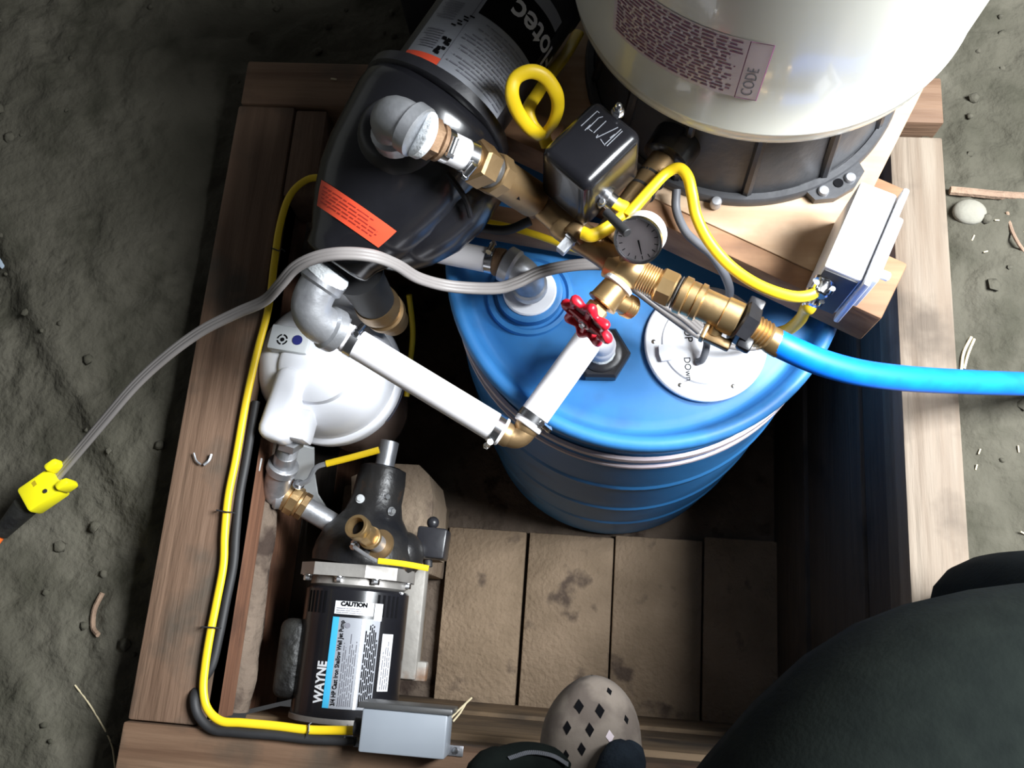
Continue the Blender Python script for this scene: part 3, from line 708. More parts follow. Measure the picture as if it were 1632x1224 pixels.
for k in range(13):
    a = math.radians(-45+22.5*k); d_ = gx*math.cos(a)+gy*math.sin(a); s_ = gn.cross(d_)
    nd.prism([P+d_*0.020-s_*0.0005, P+d_*0.020+s_*0.0005, P+d_*0.0245+s_*0.0005, P+d_*0.0245-s_*0.0005], gn*0.0004)
obj('needle_and_scale', nd, INK, t)
obj('stem', MB().cyl(gc-gn*0.028, MC.lerp(ME, 0.12)+V((0, 0, 0.012)), 0.008, 16), BRASS, t)

# ================================================================= PRESSURE SWITCH
ZS = 0.402
q = [at(853, 240, ZS), at(951, 148, ZS), at(1031, 211, ZS), at(935, 306, ZS)]
ex = ((q[1]-q[0])+(q[2]-q[3])).normalized(); ctr = sum(q, V((0, 0, 0)))/4
sx = axes(ex, (0, 0, 1)); ey = sx @ V((0, 1, 0))
LX = ((q[1]-q[0]).length+(q[2]-q[3]).length)/2; LY = ((q[2]-q[1]).length+(q[3]-q[0]).length)/2
t = thing('pressure_switch', ctr-V((0, 0, 0.10)), 'black box-shaped pressure switch with a silver cap nut on its cover', 'switch')
H_ = 0.088; bm = bmesh.new(); bmesh.ops.create_cube(bm, size=1)
for v_ in bm.verts:
    tp = 1.0 if v_.co.z < 0 else 0.95
    v_.co = V((v_.co.x*LX*tp, v_.co.y*LY*tp, v_.co.z*H_))
bmesh.ops.bevel(bm, geom=[e for e in bm.edges if e.verts[0].co.z > 0 or e.verts[1].co.z > 0], offset=0.013, segments=5, affect='EDGES', profile=0.5)
bm.verts.index_update()
mb = MB().add([ctr-V((0, 0, H_/2))+sx @ v_.co for v_ in bm.verts], [[v_.index for v_ in f.verts] for f in bm.faces]); bm.free()
cov = obj('cover', mb, BLACKG, t)
obj('base_plate', MB().box(ctr-V((0, 0, H_+0.004)), (LX*0.96, LY*0.9, 0.010), 0.002, sx), GALV, t)
obj('diaphragm', MB().lathe(ctr-V((0, 0, H_+0.022)), (0, 0, 1), [(-0.03, 0.010), (-0.001, 0.010), (0, 0.030), (0.014, 0.030)], 28), GALV, t)
nz_ = at(985, 178, ZS)
ac_ = MB(); hexnut(ac_, nz_-V((0, 0, 0.002)), nz_+V((0, 0, 0.006)), 0.0065); ac_.ball(nz_+V((0, 0, 0.009)), 0.0048, (1, 1, 1.5), 14, 8); ac_.lathe(nz_-V((0, 0, 0.002)), (0, 0, 1), [(0, 0.008), (0.0015, 0.008)], 18)
obj('cap_nut', ac_, STEEL, t)
# emblem of raised strokes on the cover (photo pixels on the top face)
sm = MB()
for a_, b_ in (((926, 201), (951, 178)), ((932, 208), (941, 199)), ((936, 206), (954, 188)), ((951, 177), (955, 180)), ((939, 206), (944, 210)), ((954, 188), (961, 186)), ((946, 212), (966, 193)),
               ((950, 220), (985, 203)), ((950, 219), (953, 215)), ((963, 231), (990, 206)), ((967, 233), (992, 209)), ((972, 220), (980, 214)), ((957, 222), (964, 232))):
    P, Q = at(*a_, ZS+0.0004), at(*b_, ZS+0.0004); dd = (Q-P).normalized(); ss = V((-dd.y, dd.x, 0))*0.00045
    sm.prism([P-ss, Q-ss, Q+ss, P+ss], (0, 0, 0.0004))
obj('emblem', sm, LABG, cov)
# connector at the front corner
cp = at(962, 312, 0.335); cd = (at(1000, 342, 0.325)-cp).normalized()
con = obj('cable_connector', MB().lathe(cp-cd*0.014, cd, [(0, 0.017), (0.006, 0.017), (0.007, 0.012), (0.012, 0.012), (0.013, 0.016), (0.020, 0.016), (0.021, 0.011), (0.030, 0.011)], 20), STEEL, t)
bolt(con, cp+V((-0.002, -0.014, 0.010)), V((0, -0.3, 1)), 0.004, 0.006, STEEL, 'clamp_screw')
obj('black_stem', MB().cyl(at(966, 338, 0.345), at(1000, 372, 0.358), 0.0058, 14, 0.001), BLACKR, t)

# ================================================================= GALVANISED ELBOW + WHITE SUCTION PIPE
n0 = at(530, 428, 0.262); n1 = at(486, 472, 0.255); n2 = at(525, 528, 0.205)
t = thing('suction_pipe', at(700, 620, 0.10), 'white suction pipe bent from the black pump to the drum with silver elbows', 'pipe')
ec = at(478, 500, 0.245)
obj('elbow', elbow(MB(), at(520, 440, 0.255), ec, at(535, 528, 0.200), 0.0265, 1.15), GALV, t)
obj('thread_tape', MB().lathe(at(516, 442, 0.256), (nose-at(516, 442, 0.256)), [(-0.002, 0.030), (0.004, 0.0315), (0.012, 0.0305), (0.016, 0.028)], 24), TAPE, t)
pA = at(535, 528, 0.200); pB = at(806, 692, 0.132); d5 = (pB-pA).normalized(); L5 = (pB-pA).length
chain(t, pA, pB, [(-0.002, 0.010, 'oct', 0.0262, GALV, 'hex_collar'), (0.010, 0.020, 'cyl', 0.0195, PVC, 'adapter'), (0.016, L5-0.004, 'cyl', 0.0205, PVC, 'long_tube')])
clamp(t, pA+d5*0.028, d5, 0.0207, sq=(0.5, 0.5, 0.7)); clamp(t, pB-d5*0.014, d5, 0.0207, sq=(-0.7, -0.8, 0.3))
kC = at(829, 704, 0.128)
pC = at(842, 676, 0.134); pD = at(942, 536, 0.152)
obj('brass_elbow', elbow(MB(), pB-d5*0.004, kC, pC, 0.0155, 1.12, 0.010), BRONZE, t)
d6 = (pD-pC).normalized(); L6 = (pD-pC).length
chain(t, pC, pD, [(-0.004, L6, 'cyl', 0.0205, PVC, 'short_tube')])
clamp(t, pC+d6*0.010, d6, 0.0207, sq=(0.8, -0.3, 0.4))
obj('down_elbow', elbow(MB(), pD-d6*0.002, V((hx.x, hx.y, 0.150)), hx+V((0, 0, 0.045)), 0.0185, 1.10, 0.010), PVC, t)

# fill pipe into the drum bung
t = thing('fill_pipe', V((B.x, B.y, LID+0.018)), 'white pipe with a silver elbow entering the round bung of the drum', 'pipe')
g0 = at(846, 466, LID+0.02); g1 = at(812, 418, LID+0.072)
gcn = V((B.x, B.y, LID+0.075))
obj('elbow', elbow(MB(), V((B.x, B.y, LID+0.030)), gcn, at(806, 420, LID+0.075), 0.0235, 1.14), GALV, t)
obj('nipple', MB().lathe(V((B.x, B.y, LID+0.014)), (0, 0, 1), [(0, 0.021), (0.004, 0.021), (0.005, 0.0195), (0.022, 0.0195)], 24), GALV, t)
h0 = at(806, 420, LID+0.075); h1 = at(660, 392, LID+0.060); d7 = (h1-h0).normalized()
chain(t, h0, h1, [(0.0, 0.018, 'bead', 0.0205, RUST, 'adapter'), (0.016, (h1-h0).length, 'cyl', 0.0182, PVC, 'tube')])
clamp(t, h0+d7*0.022, d7, 0.0184, sq=(-0.2, 0.5, 0.8))

# ================================================================= WATER FILTER (white head, clear sump)
FC = at(520, 588, -0.085); 
t = thing('water_filter', V((FC.x, FC.y, -0.44)), 'white domed water filter housing with a see-through bowl', 'water filter')
obj('bowl', MB().lathe(V((FC.x, FC.y, -0.13)), (0, 0, -1), [(0, 0.096), (0.22, 0.090), (0.255, 0.084), (0.272, 0.060), (0.278, 0), (0.272, 0.055), (0.252, 0.080), (0.22, 0.086), (0, 0.092)], 56, cap=False), SUMP, t)
obj('cartridge', MB().cyl((FC.x, FC.y, -0.13), (FC.x, FC.y, -0.40), 0.055, 32), mat('dirty_cartridge', (0.40, 0.27, 0.19), (0.52, 0.38, 0.29), 0.9), t)
hd_ = obj('head', MB().lathe(V((FC.x, FC.y, -0.150)), (0, 0, 1), [(0, 0.100), (0.002, 0.120), (0.028, 0.123), (0.034, 0.121), (0.037, 0.114), (0.060, 0.113), (0.095, 0.108), (0.118, 0.099), (0.132, 0.088), (0.140, 0.072), (0.143, 0.0)], 72), WHITE, t, sharp=50)
tf = V((FC.x, FC.y, -0.03))
kb = at(466, 545, -0.008)
ind = obj('indicator_box', MB().box(kb+V((0, 0, -0.004)), (0.066, 0.042, 0.044), 0.004, rz(-6)), LGREY, hd_)
dc = at(474, 542, 0.0105); obj('button', MB().lathe(dc, (0, 0, 1), [(0, 0.0082), (0.0008, 0.0080), (0.0009, 0)], 24), BLUEG, ind)
dial_ = MB(); dcc = at(450, 541, 0.0106)
for k in range(4):
    a0 = math.radians(10+90*k)
    patch(lambda u, v: dcc+V((v*math.cos(u), v*math.sin(u), 0.0003)), a0, a0+math.radians(70), 0.0066, 0.0090, 6, 1, dial_)
dial_.lathe(dcc, (0, 0, 1), [(0, 0.0035), (0.0008, 0.003), (0.0008, 0)], 12)
obj('dial_marks', dial_, INK, ind)
arm0 = at(458, 612, 0.010); arm1 = at(440, 672, 0.004)
aM = axes((arm1-arm0), (0, 0, 1)); 
obj('port_arm', MB().box((arm0+arm1)/2+V((0, 0, -0.022)), ((arm1-arm0).length+0.058, 0.052, 0.060), 0.018, aM, 4), WHITE, hd_)
pc0 = at(473, 655, -0.010); pc1 = at(469, 696, -0.016)
obj('inlet_port', MB().box((pc0+pc1)/2+V((0.0, 0, -0.014)), (0.046, 0.050, 0.048), 0.006, rz(-8)), WHITE, hd_)
obj('outlet_port', MB().cyl(at(545, 500, -0.06), at(590, 430, -0.06), 0.030, 28, 0.003), WHITE, hd_)
obj('rim_mark', patch(lambda u, v: V((FC.x+0.1236*math.cos(u), FC.y+0.1236*math.sin(u), v)), -0.62, -0.12, -0.143, -0.136, 10, 1), mat('slate_mark', (0.10, 0.11, 0.16), None, 0.5), hd_)
obj('raised_top', MB().lathe(at(512, 588, -0.030), (0, 0, 1), [(0, 0.066), (0.026, 0.062), (0.031, 0.055), (0.032, 0)], 48), WHITE, hd_)
# bracket that carries the filter on the planks
bp0 = at(389, 738, -0.10)
t = thing('filter_bracket', at(440, 745, -0.15), 'pale grey slotted metal bracket below the filter', 'bracket')
bar = MB().box((at(390, 737, -0.10)+at(416, 741, -0.10))/2, ((at(416, 741, -0.10)-at(390, 737, -0.10)).length, 0.022, 0.004), 0.001, axes(at(450, 745, -0.10)-at(392, 737, -0.10), (0, 0, 1)))
obj('arm', bar, LGREY, t)
obj('slot', MB().lathe(at(404, 738, -0.0975), (0, 0, 1), [(0, 0.0055), (0.0006, 0.0055), (0.0006, 0)], 16), GALV, t)
obj('web', MB().prism([at(470, 708, -0.12), at(500, 716, -0.14), at(500, 752, -0.20), at(506, 790, -0.26), at(520, 812, -0.30), at(500, 812, -0.30), at(470, 770, -0.22), at(450, 740, -0.14)], (0.0, 0.004, -0.003)), LGREY, t)

# ================================================================= PIPE from filter to front pump
t = thing('filter_pipe', at(480, 800, -0.30), 'galvanised elbow and brass ball valve below the white filter', 'pipe')
f0 = at(462, 700, -0.052); f1 = at(452, 740, -0.110); f2 = at(438, 775, -0.150); f3 = at(472, 800, -0.175); f4 = at(553, 848, -0.205)
chain(t, f0, f1, [(-0.01, 0.012, 'hex', 0.0235, GALV, 'hex_nipple'), (0.010, 0.040, 'thr', 0.0185, GALV, 'thread'), (0.036, (f1-f0).length, 'cyl', 0.0185, GALV, 'nipple')])
obj('elbow', elbow(MB(), f1, f2+V((-0.006, -0.012, -0.01)), f3-(f4-f3).normalized()*0.026, 0.0225, 1.15), GALV, t)
d8 = (f4-f3).normalized(); L8 = (f4-f3).length
vv = chain(t, f3, f4, [(-0.024, -0.012, 'bead', 0.0255, BRONZE, 'collar'), (-0.014, 0.004, 'oct', 0.0265, BRASS, 'ball_valve'), (0.003, 0.009, 'bead', 0.0235, BRASS, 'valve_ring'), (0.008, 0.020, 'oct', 0.0245, BRONZE, 'valve_end'), (0.018, L8+0.02, 'cyl', 0.0185, GALV, 'nipple')])
st0 = at(476, 772, -0.145)
bolt(vv[1], st0, V((0.2, 0.3, 0.9)), 0.007, 0.006, STEEL, 'valve_stem_nut')
lv = obj('lever', MB().tube(smooth_pts([at(478, 772, -0.140), at(492, 765, -0.136), at(503, 746, -0.132), at(520, 739, -0.130), at(530, 737, -0.130)], 5), 0.0045, 10, 0.4), GALV, vv[1])
obj('grip', MB().tube(smooth_pts([at(520, 739, -0.130), at(560, 729, -0.129), at(604, 717, -0.128)], 6), 0.0058, 12, 0.7), YEL, lv)

# ================================================================= FRONT JET PUMP
PX, PZ, PR = -0.362, -0.200, 0.086
def py_of(py, z): return at(550, py, z).y
yA = py_of(938, PZ); yE = py_of(1152, PZ)
t = thing('jet_pump', (PX, (yA+yE)/2, -0.335), 'black and grey cast iron jet pump with a blue striped label on its motor', 'pump')
mot = obj('motor', MB().lathe((PX, yA, PZ), (0, -1, 0), [(0, PR-0.004), (0.004, PR), (yA-yE-0.012, PR), (yA-yE-0.010, PR-0.002), (yA-yE-0.010, 0)], 72), BLACKG, t)
obj('end_bell', MB().lathe((PX, yE+0.013, PZ), (0, -1, 0), [(0, PR+0.002), (0.008, PR+0.002), (0.013, PR-0.010), (0.016, 0)], 56), ALU, t)
def wfn(off): return lambda u, v: V((PX+(PR+off)*math.sin(v), u, PZ+(PR+off)*math.cos(v)))
for sgn, v0_ in ((-1, -0.85), (1, 0.62)):
    for k in range(5):
        obj('vent_slot', patch(wfn(0.0006), yA-0.008, yA-0.042, v0_+k*0.11, v0_+k*0.11+0.05, 1, 1), INK, mot)
ys_ = lambda p: py_of(p, PZ+PR)
F = wfn(0.0008); F2 = wfn(0.0014); F3 = wfn(0.0020)
cl = obj('caution_label', patch(F, ys_(958), ys_(979), -0.16, 0.56, 1, 10), LABW, mot)
obj('lettering', text_mesh('CAUTION', 0.0092, lambda u, v: F2(ys_(965.5)+v, -0.05+u/PR), 0.0006), INK, cl)
obj('print', print_lines(lambda u, v: F2(v, u), -0.12, 0.40, ys_(968), ys_(978), 3, 0.35, 0.2, 6, 2), INKG, cl)
obj('side_label', patch(F, ys_(958), ys_(986), 0.58, 0.74, 1, 4), LABW, mot)
yb, yt = ys_(1131), ys_(984)
ml = obj('main_label', patch(F, yb, yt, -0.16, 0.72, 1, 14), LABG, mot, label='grey label with a cyan stripe and black print')
obj('stripe', patch(F2, yb, yt, -0.17, -0.05, 1, 3), LABC, ml)
obj('stripe', patch(F2, yb, yt, 0.37, 0.43, 1, 2), LABW, ml)
obj('lettering', text_mesh('3/4 HP Cast Iron Shallow Well Jet Pump', 0.0092, lambda u, v: F3(yb+0.004+u*0.845, 0.055-v/PR), 0.00025), INK, ml)
obj('print', print_lines(lambda u, v: F3(u, v), yb+0.004, yt-0.02, 0.09, 0.34, 7, 0.3, 0.35, 8, 11), INKG, ml)
obj('print', print_lines(lambda u, v: F3(u, v), yb+0.004, yt-0.006, 0.45, 0.70, 7, 0.5, 0.2, 7, 12), INK, ml)
obj('seal', MB().lathe(F2(yt-0.012, 0.12), V((0.12, 0, 1)), [(0, 0.0042), (0.0003, 0.0042)], 20), INKG, ml)
obj('lettering', text_mesh('WAYNE', 0.0215, lambda u, v: F2(yb+0.006+u*0.80, -0.185-v/PR), 0.0008), LABW, mot)
obj('side_label', patch(F, ys_(1100), ys_(1006), 0.80, 1.06, 2, 5), LABW, mot)
obj('print', print_lines(lambda u, v: F2(u, v), ys_(1097), ys_(1010), 0.83, 1.03, 4, 0.3, 0.3, 7, 15), INKG, mot)
# capacitor hump on the left
hA = at(466, 1000, -0.165); hB = at(458, 1098, -0.165)
obj('capacitor_cover', MB().box(((hA.x+hB.x)/2, (hA.y+hB.y)/2, -0.185), (0.046, abs(hA.y-hB.y)+0.03, 0.060), 0.016, None, 4), SOOT, t)
# flange plate and its bolts
FL = [(-0.089, -0.02), (-0.086, 0.055), (-0.055, 0.088), (0.03, 0.092), (0.075, 0.060), (0.092, 0.0), (0.085, -0.05), (0.05, -0.085), (-0.04, -0.085), (-0.08, -0.06)]
yF = py_of(903, PZ)
obj('flange', MB().prism([(PX+a_, yF, PZ+b_) for a_, b_ in FL], (0, -0.020, 0)), ALU, t)
for a_, b_ in ((-0.072, 0.060), (0.045, 0.078), (0.082, 0.0), (0.066, -0.060), (-0.015, 0.080)):
    bolt(t, (PX+a_, yF-0.021, PZ+b_), (0, -1, 0), 0.0065, 0.008, STEEL)
obj('adapter_ring', MB().lathe((PX, yF-0.018, PZ), (0, -1, 0), [(0, 0.078), (0.014, 0.080), (0.018, 0.074)], 48), ALU, t)
# cast volute and its nose
vol = MB().lathe((PX+0.002, yF, PZ), (0.10, 1, 0), [(0, 0.086), (0.012, 0.088), (0.030, 0.086), (0.055, 0.078), (0.075, 0.062), (0.092, 0.050), (0.115, 0.044), (0.150, 0.043), (0.172, 0.040), (0.176, 0.030), (0.176, 0)], 48)
vo = obj('volute', vol, CASTB, t, sharp=50)
obj('side_lobe', MB().ball((PX+0.068, yF+0.028, PZ-0.01), 0.044, (0.8, 0.9, 1.0)), CASTB, vo)
ndr = V((0.10, 1, 0)).normalized(); np_ = V((PX+0.002, yF, PZ))+ndr*0.172
obj('suction_nipple', MB().cyl(np_, np_+ndr*0.05+V((0, 0, 0.0)), 0.017, 24, 0.001), GALV, vo)
for px_, py_ in ((615, 792), (624, 815)):
    bolt(vo, at(px_, py_, PZ+0.035), (0.7, 0, 0.7), 0.0055, 0.006, STEEL)
bolt(vo, at(574, 795, PZ+0.045), (0, 0.1, 1), 0.0055, 0.004, LGREY)
# grey cast foot
fz = -0.318
foot = MB().box((-0.292, (py_of(895, fz)+py_of(1074, fz))/2, fz), (0.050, py_of(895, fz)-py_of(1074, fz), 0.034), 0.004)
foot.box((PX, (py_of(895, fz)+py_of(1074, fz))/2+0.01, fz-0.006), (0.12, 0.10, 0.020), 0.003)
foot.box((-0.290, py_of(1060, fz), fz-0.004), (0.078, 0.034, 0.026), 0.004)
ft = obj('foot', foot, GREYCAST, t)
obj('foot_web', MB().box((-0.318, (py_of(940, fz)+py_of(1034, fz))/2, -0.285), (0.026, 0.090, 0.05), 0.003), BLACKP, ft)
obj('foot_slot', MB().box((-0.318, (py_of(1000, fz)+py_of(1030, fz))/2, -0.259), (0.006, 0.030, 0.002), 0.0008), LGREY, ft)
# switch box on the pump
sw = at(686, 864, -0.22)
so = obj('switch_box', MB().box(sw-V((0, 0, 0.028)), (0.052, 0.052, 0.056), 0.004, rz(-3)), BLACKP, t)
obj('switch_knob', MB().ball(at(690, 833, -0.245), 0.011, (1, 1, 1)), BLACKP, so)
obj('switch_gland', MB().cyl(at(682, 892, -0.245), at(682, 904, -0.245), 0.008, 14, 0.001), BLACKR, so)
obj('switch_arm', MB().cyl(sw+V((-0.02, 0, -0.04)), (PX+0.06, sw.y, PZ-0.03), 0.010, 14), BLACKP, so)

# priming valve on top of the pump
v0_ = at(603, 868, PZ+0.080); v1_ = at(567, 838, -0.045); vd2 = (v1_-v0_).normalized(); VL2 = (v1_-v0_).length
t2 = thing('priming_valve', v0_, 'open brass priming tap with a yellow lever on the front pump', 'valve')
obj('flange_ring', MB().lathe(v0_-vd2*0.004, vd2, [(0, 0.026), (0.005, 0.026), (0.006, 0.020)], 32), BRONZE, t2)
pv = chain(t2, v0_, v1_, [(0.0, 0.026, 'cyl', 0.0145, GALV, 'nipple'), (0.024, 0.034, 'bead', 0.0185, BRASS, 'collar'), (0.032, VL2-0.016, 'oct', 0.0165, BRASS, 'valve_body')])
mth = MB().lathe(v1_-vd2*0.018, vd2, [(0, 0.0175), (0.003, 0.0195), (0.016, 0.0195), (0.018, 0.0185), (0.018, 0.0138), (-0.004, 0.0125), (-0.006, 0)], 32)
obj('open_mouth', mth, BRASS, t2)
obj('bore', MB().lathe(v1_-vd2*0.016, vd2, [(0, 0.0128), (0.001, 0.0128)], 24), INK, t2)
l0 = at(566, 868, -0.10)
bolt(pv[2], l0, V((-0.3, -0.5, 0.6)), 0.006, 0.008, STEEL, 'valve_stem_nut')
lv2 = obj('lever', MB().tube(smooth_pts([l0+V((0, -0.004, 0.008)), at(585, 886, -0.088), at(600, 894, -0.086), at(612, 896, -0.086)], 5), 0.0032, 8, 0.5), GALV, pv[2])
obj('grip', MB().tube(smooth_pts([at(603, 894, -0.086), at(645, 899, -0.086), at(683, 906, -0.088)], 5), 0.0048, 10, 0.7), YEL, lv2)

# blocks below the front pump
BT = -0.336
b1 = MB().prism([at(608, 738, BT), at(668, 741, BT), at(684, 757, BT), at(690, 790, BT), at(684, 884, BT), at(560, 884, BT), at(560, 760, BT)], (0, 0, -0.19))
tag(obj('concrete_block', b1, BLOCK, sharp=5), 'pale concrete block with a chipped corner under the front pump', 'block')
b2 = MB().box((-0.405, 0.185, -0.675), (0.19, 0.17, 0.29), 0.006)
tag(obj('concrete_block', b2, BLOCK), 'lower concrete block in the shade beneath the chipped block', 'block')
b3 = MB().box((-0.410, -0.03, (BT-0.80)/2-0.003), (0.14, 0.13, abs(BT+0.80)+0.006), 0.006)
tag(obj('concrete_block', b3, BLOCK), 'upright concrete block in shadow beneath the striped motor', 'block')

# grey junction box on the near beam
gb0 = at(578, 1128, 0.055); gb1 = at(714, 1140, 0.055); gb2 = at(572, 1182, 0.055)
ex = (gb1-gb0).normalized(); gl = (gb1-gb0).length; ey_ = V((-ex.y, ex.x, 0)); gd = 0.056
gcx = gb0+ex*gl/2-ey_*gd/2; gm = axes(ex, (0, 0, 1))
t = thing('junction_box', V((gcx.x, gcx.y, -0.01)), 'grey metal junction box on the near beam beside the motor', 'electrical box')
obj('body', MB().box(V((gcx.x, gcx.y, 0.0275)), (gl, gd, 0.055), 0.003, gm), GBOX, t)
obj('lid', MB().box(V((gcx.x, gcx.y, 0.0275))+ey_*(gd/2+0.004), (gl+0.012, 0.008, 0.062), 0.002, gm), DGREY, t)
for s in (-1, 1):
    p = gcx+ex*s*(gl/2+0.008)-ey_*(gd/2-0.006); p.z = 0.0
    tb = obj('mounting_tab', MB().box(p+V((0, 0, 0.0015)), (0.022, 0.014, 0.003), 0.001, gm), GALV, t)
    obj('screw', MB().lathe(p+V((0, 0, 0.003)), (0, 0, 1), [(0, 0.005), (0.002, 0.004), (0.0025, 0)], 12), STEEL, tb)
obj('cable_gland', MB().cyl(gcx-ex*(gl/2)+V((0, 0, -0.03)), gcx-ex*(gl/2+0.014)+V((0, 0, -0.03)), 0.013, 16), BLACKR, t)

# ================================================================= CABLES
def cable(name, pts, r, m, label, cat='cable', flat=1.0, up=(0, 0, 1), group=None, n=8):
    return tag(obj(name, MB().tube(smooth_pts(pts, n), r, 12, flat, up), m, sharp=60), label, cat, group)
zc = 0.004
c1 = [at(x, y, z) for x, y, z in ((545, 285, 0.004), (515, 283, 0.006), (488, 287, 0.006), (462, 312, 0.006), (446, 360, 0.006), (437, 420, 0.006), (428, 490, 0.006), (410, 560, 0.006), (392, 640, 0.006), (376, 730, 0.006), (364, 790, 0.006), (358, 850, 0.006), (356, 900, 0.006), (345, 960, 0.006), (335, 1010, 0.006), (327, 1060, 0.006), (324, 1100, 0.006), (331, 1130, 0.006), (352, 1149, 0.006), (385, 1152, 0.006), (440, 1157, 0.006), (490, 1163, 0.006), (535, 1164, 0.010), (572, 1164, 0.018))]
yc = cable('yellow_cable', c1, 0.0062, YEL, 'yellow cable stapled along the inside edge of the left timber', flat=0.7)
c2 = [at(x, y, z) for x, y, z in ((408, 640, -0.016), (393, 730, -0.016), (382, 790, -0.016), (376, 850, -0.016), (372, 900, -0.016), (360, 960, -0.016), (350, 1010, -0.014), (337, 1062, -0.013), (317, 1092, -0.014), (310, 1112, 0.004), (316, 1140, 0.007), (338, 1162, 0.007), (372, 1167, 0.007), (440, 1172, 0.007), (490, 1178, 0.007), (535, 1180, 0.008), (566, 1181, 0.011))]
kc = cable('black_cable', c2, 0.0068, BLACKR, 'black cable running beside the yellow cable on the left timber', flat=0.9)
for px_, py_, dx_, dy_ in ((361, 816, 14, 2), (338, 1000, 14, 1), (492, 1166, 4, -14), (552, 1168, 2, -12), (444, 400, 10, 1)):
    a_ = at(px_-dx_, py_-dy_, 0.002); b_ = at(px_, py_, 0.014); c_ = at(px_+dx_, py_+dy_, 0.002)
    obj('staple', MB().tube([a_, a_.lerp(c_, 0.08)+V((0, 0, 0.010)), b_, a_.lerp(c_, 0.92)+V((0, 0, 0.010)), c_], 0.0012, 6), BLACKR if py_ < 1100 else STEEL, yc)
for k, ps in enumerate((((309, 722), (313, 734), (320, 740)), ((325, 741), (333, 734), (337, 724)))):
    tag(obj('wire_staple', MB().tube(smooth_pts([at(x, y, 0.003) for x, y in ps], 4), 0.0022 if k else 0.0015, 6), GALV), ('thin bent silver wire clip on the left timber, farther from the filter', 'thicker bent silver wire clip on the left timber, nearer the filter')[k], 'wire clip')
# grey extension cord
gz_ = [(86, 765, -0.035), (120, 725, -0.005), (165, 672, 0.04), (215, 614, 0.09), (265, 568, 0.13), (320, 528, 0.17), (375, 500, 0.21), (420, 480, 0.25), (445, 455, 0.285), (470, 427, 0.312), (505, 410, 0.330), (548, 404, 0.336), (595, 408, 0.325), (632, 422, 0.290), (665, 442, 0.250), (705, 454, 0.215), (750, 459, 0.200), (795, 459, 0.197), (825, 450, 0.200), (860, 434, 0.196), (905, 424, 0.19), (950, 421, 0.195), (980, 426, 0.205), (1010, 444, 0.20), (1050, 476, 0.19), (1090, 503, 0.18), (1116, 525, 0.165)]
gpts = smooth_pts([at(*p) for p in gz_], 8)
gm_ = MB()
for off in (-0.0045, 0.0, 0.0045):
    q_ = []
    for i, p in enumerate(gpts):
        d_ = (gpts[min(i+1, len(gpts)-1)]-gpts[max(i-1, 0)]); s_ = V((-d_.y, d_.x, 0)).normalized()
        q_.append(p+s_*off)
    gm_.tube(q_, 0.0042, 8)
tag(obj('extension_cord', gm_, GCORD, sharp=70), 'flat grey three-core cord looping from the yellow plug over the black pump', 'cord')
e_ = [(992, 448, 0.175), (1030, 477, 0.160), (1070, 507, 0.148), (1110, 534, 0.136), (1150, 549, 0.128), (1190, 555, 0.122), (1222, 551, 0.116)]
cable('grey_cable', [at(*p) for p in e_], 0.0042, GCORD, 'thin grey cable crossing the white drum cover below the brass tap')
cable('float_cable', [at(*p) for p in ((1112, 577, 0.084), (1120, 572, 0.094), (1126, 552, 0.106), (1127, 522, 0.118), (1126, 498, 0.125))], 0.0052, DCORD, 'dark grey cable rising out of the white drum cover')
cable('power_cable', [at(*p) for p in ((1078, 302, 0.225), (1078, 335, 0.215), (1092, 368, 0.213), (1112, 388, 0.214), (1134, 406, 0.212), (1154, 436, 0.190), (1163, 466, 0.150), (1152, 494, 0.110))], 0.0060, DCORD, 'dark cord running down behind the brass fittings under the yellow cable')
cable('power_cable', [at(*p) for p in ((742, 352, 0.19), (775, 364, 0.185), (810, 366, 0.19), (845, 352, 0.20))], 0.0065, BLACKR, 'black cord between the black pump and the check valve')
# yellow cable at the switch
cable('yellow_cable', [at(*p) for p in ((1000, 345, 0.318), (1012, 330, 0.318), (1040, 298, 0.312), (1062, 276, 0.312), (1082, 268, 0.318), (1096, 282, 0.318), (1103, 310, 0.312), (1110, 345, 0.300), (1130, 385, 0.290), (1165, 425, 0.280), (1210, 455, 0.278), (1260, 472, 0.278), (1292, 470, 0.278), (1308, 456, 0.277))], 0.0072, YEL, 'yellow cable running from the brass pipe to the upper clamp of the outlet box', flat=0.75)
cable('yellow_cable', [at(*p) for p in ((968, 316, 0.330), (985, 326, 0.322), (1000, 336, 0.312), (977, 358, 0.318), (945, 375, 0.320), (928, 371, 0.318))], 0.0085, YEL, 'short loop of yellow cable below the pressure switch', flat=0.7)
cable('yellow_cable', [CON[1]+V((0.012, 0.02, 0)), CON[1]] + [at(*p) for p in ((1285, 490, 0.205), (1276, 508, 0.17), (1258, 524, 0.135), (1240, 530, 0.110))], 0.0085, YEL, 'yellow cable hanging from the lower clamp of the outlet box', flat=0.7)
lp = [(922, 52, 0.225), (903, 85, 0.245), (878, 118, 0.300), (856, 150, 0.345), (842, 175, 0.355), (848, 200, 0.345), (862, 216, 0.340), (845, 205, 0.366), (825, 178, 0.392), (816, 150, 0.415), (822, 125, 0.425), (845, 114, 0.428), (868, 122, 0.42), (886, 148, 0.40), (889, 172, 0.375), (882, 195, 0.352), (868, 215, 0.328), (872, 232, 0.315)]
cable('yellow_cable', [at(*p) for p in lp], 0.0085, YEL, 'yellow cable bent into an upright loop beside the black pump', flat=0.62, n=10)
cable('yellow_cable', [at(*p) for p in ((735, 350, 0.152), (790, 357, 0.150), (850, 373, 0.149), (920, 398, 0.148), (985, 420, 0.147))], 0.0052, YEL, 'thin yellow cable lying on the wooden rail behind the drum bung')
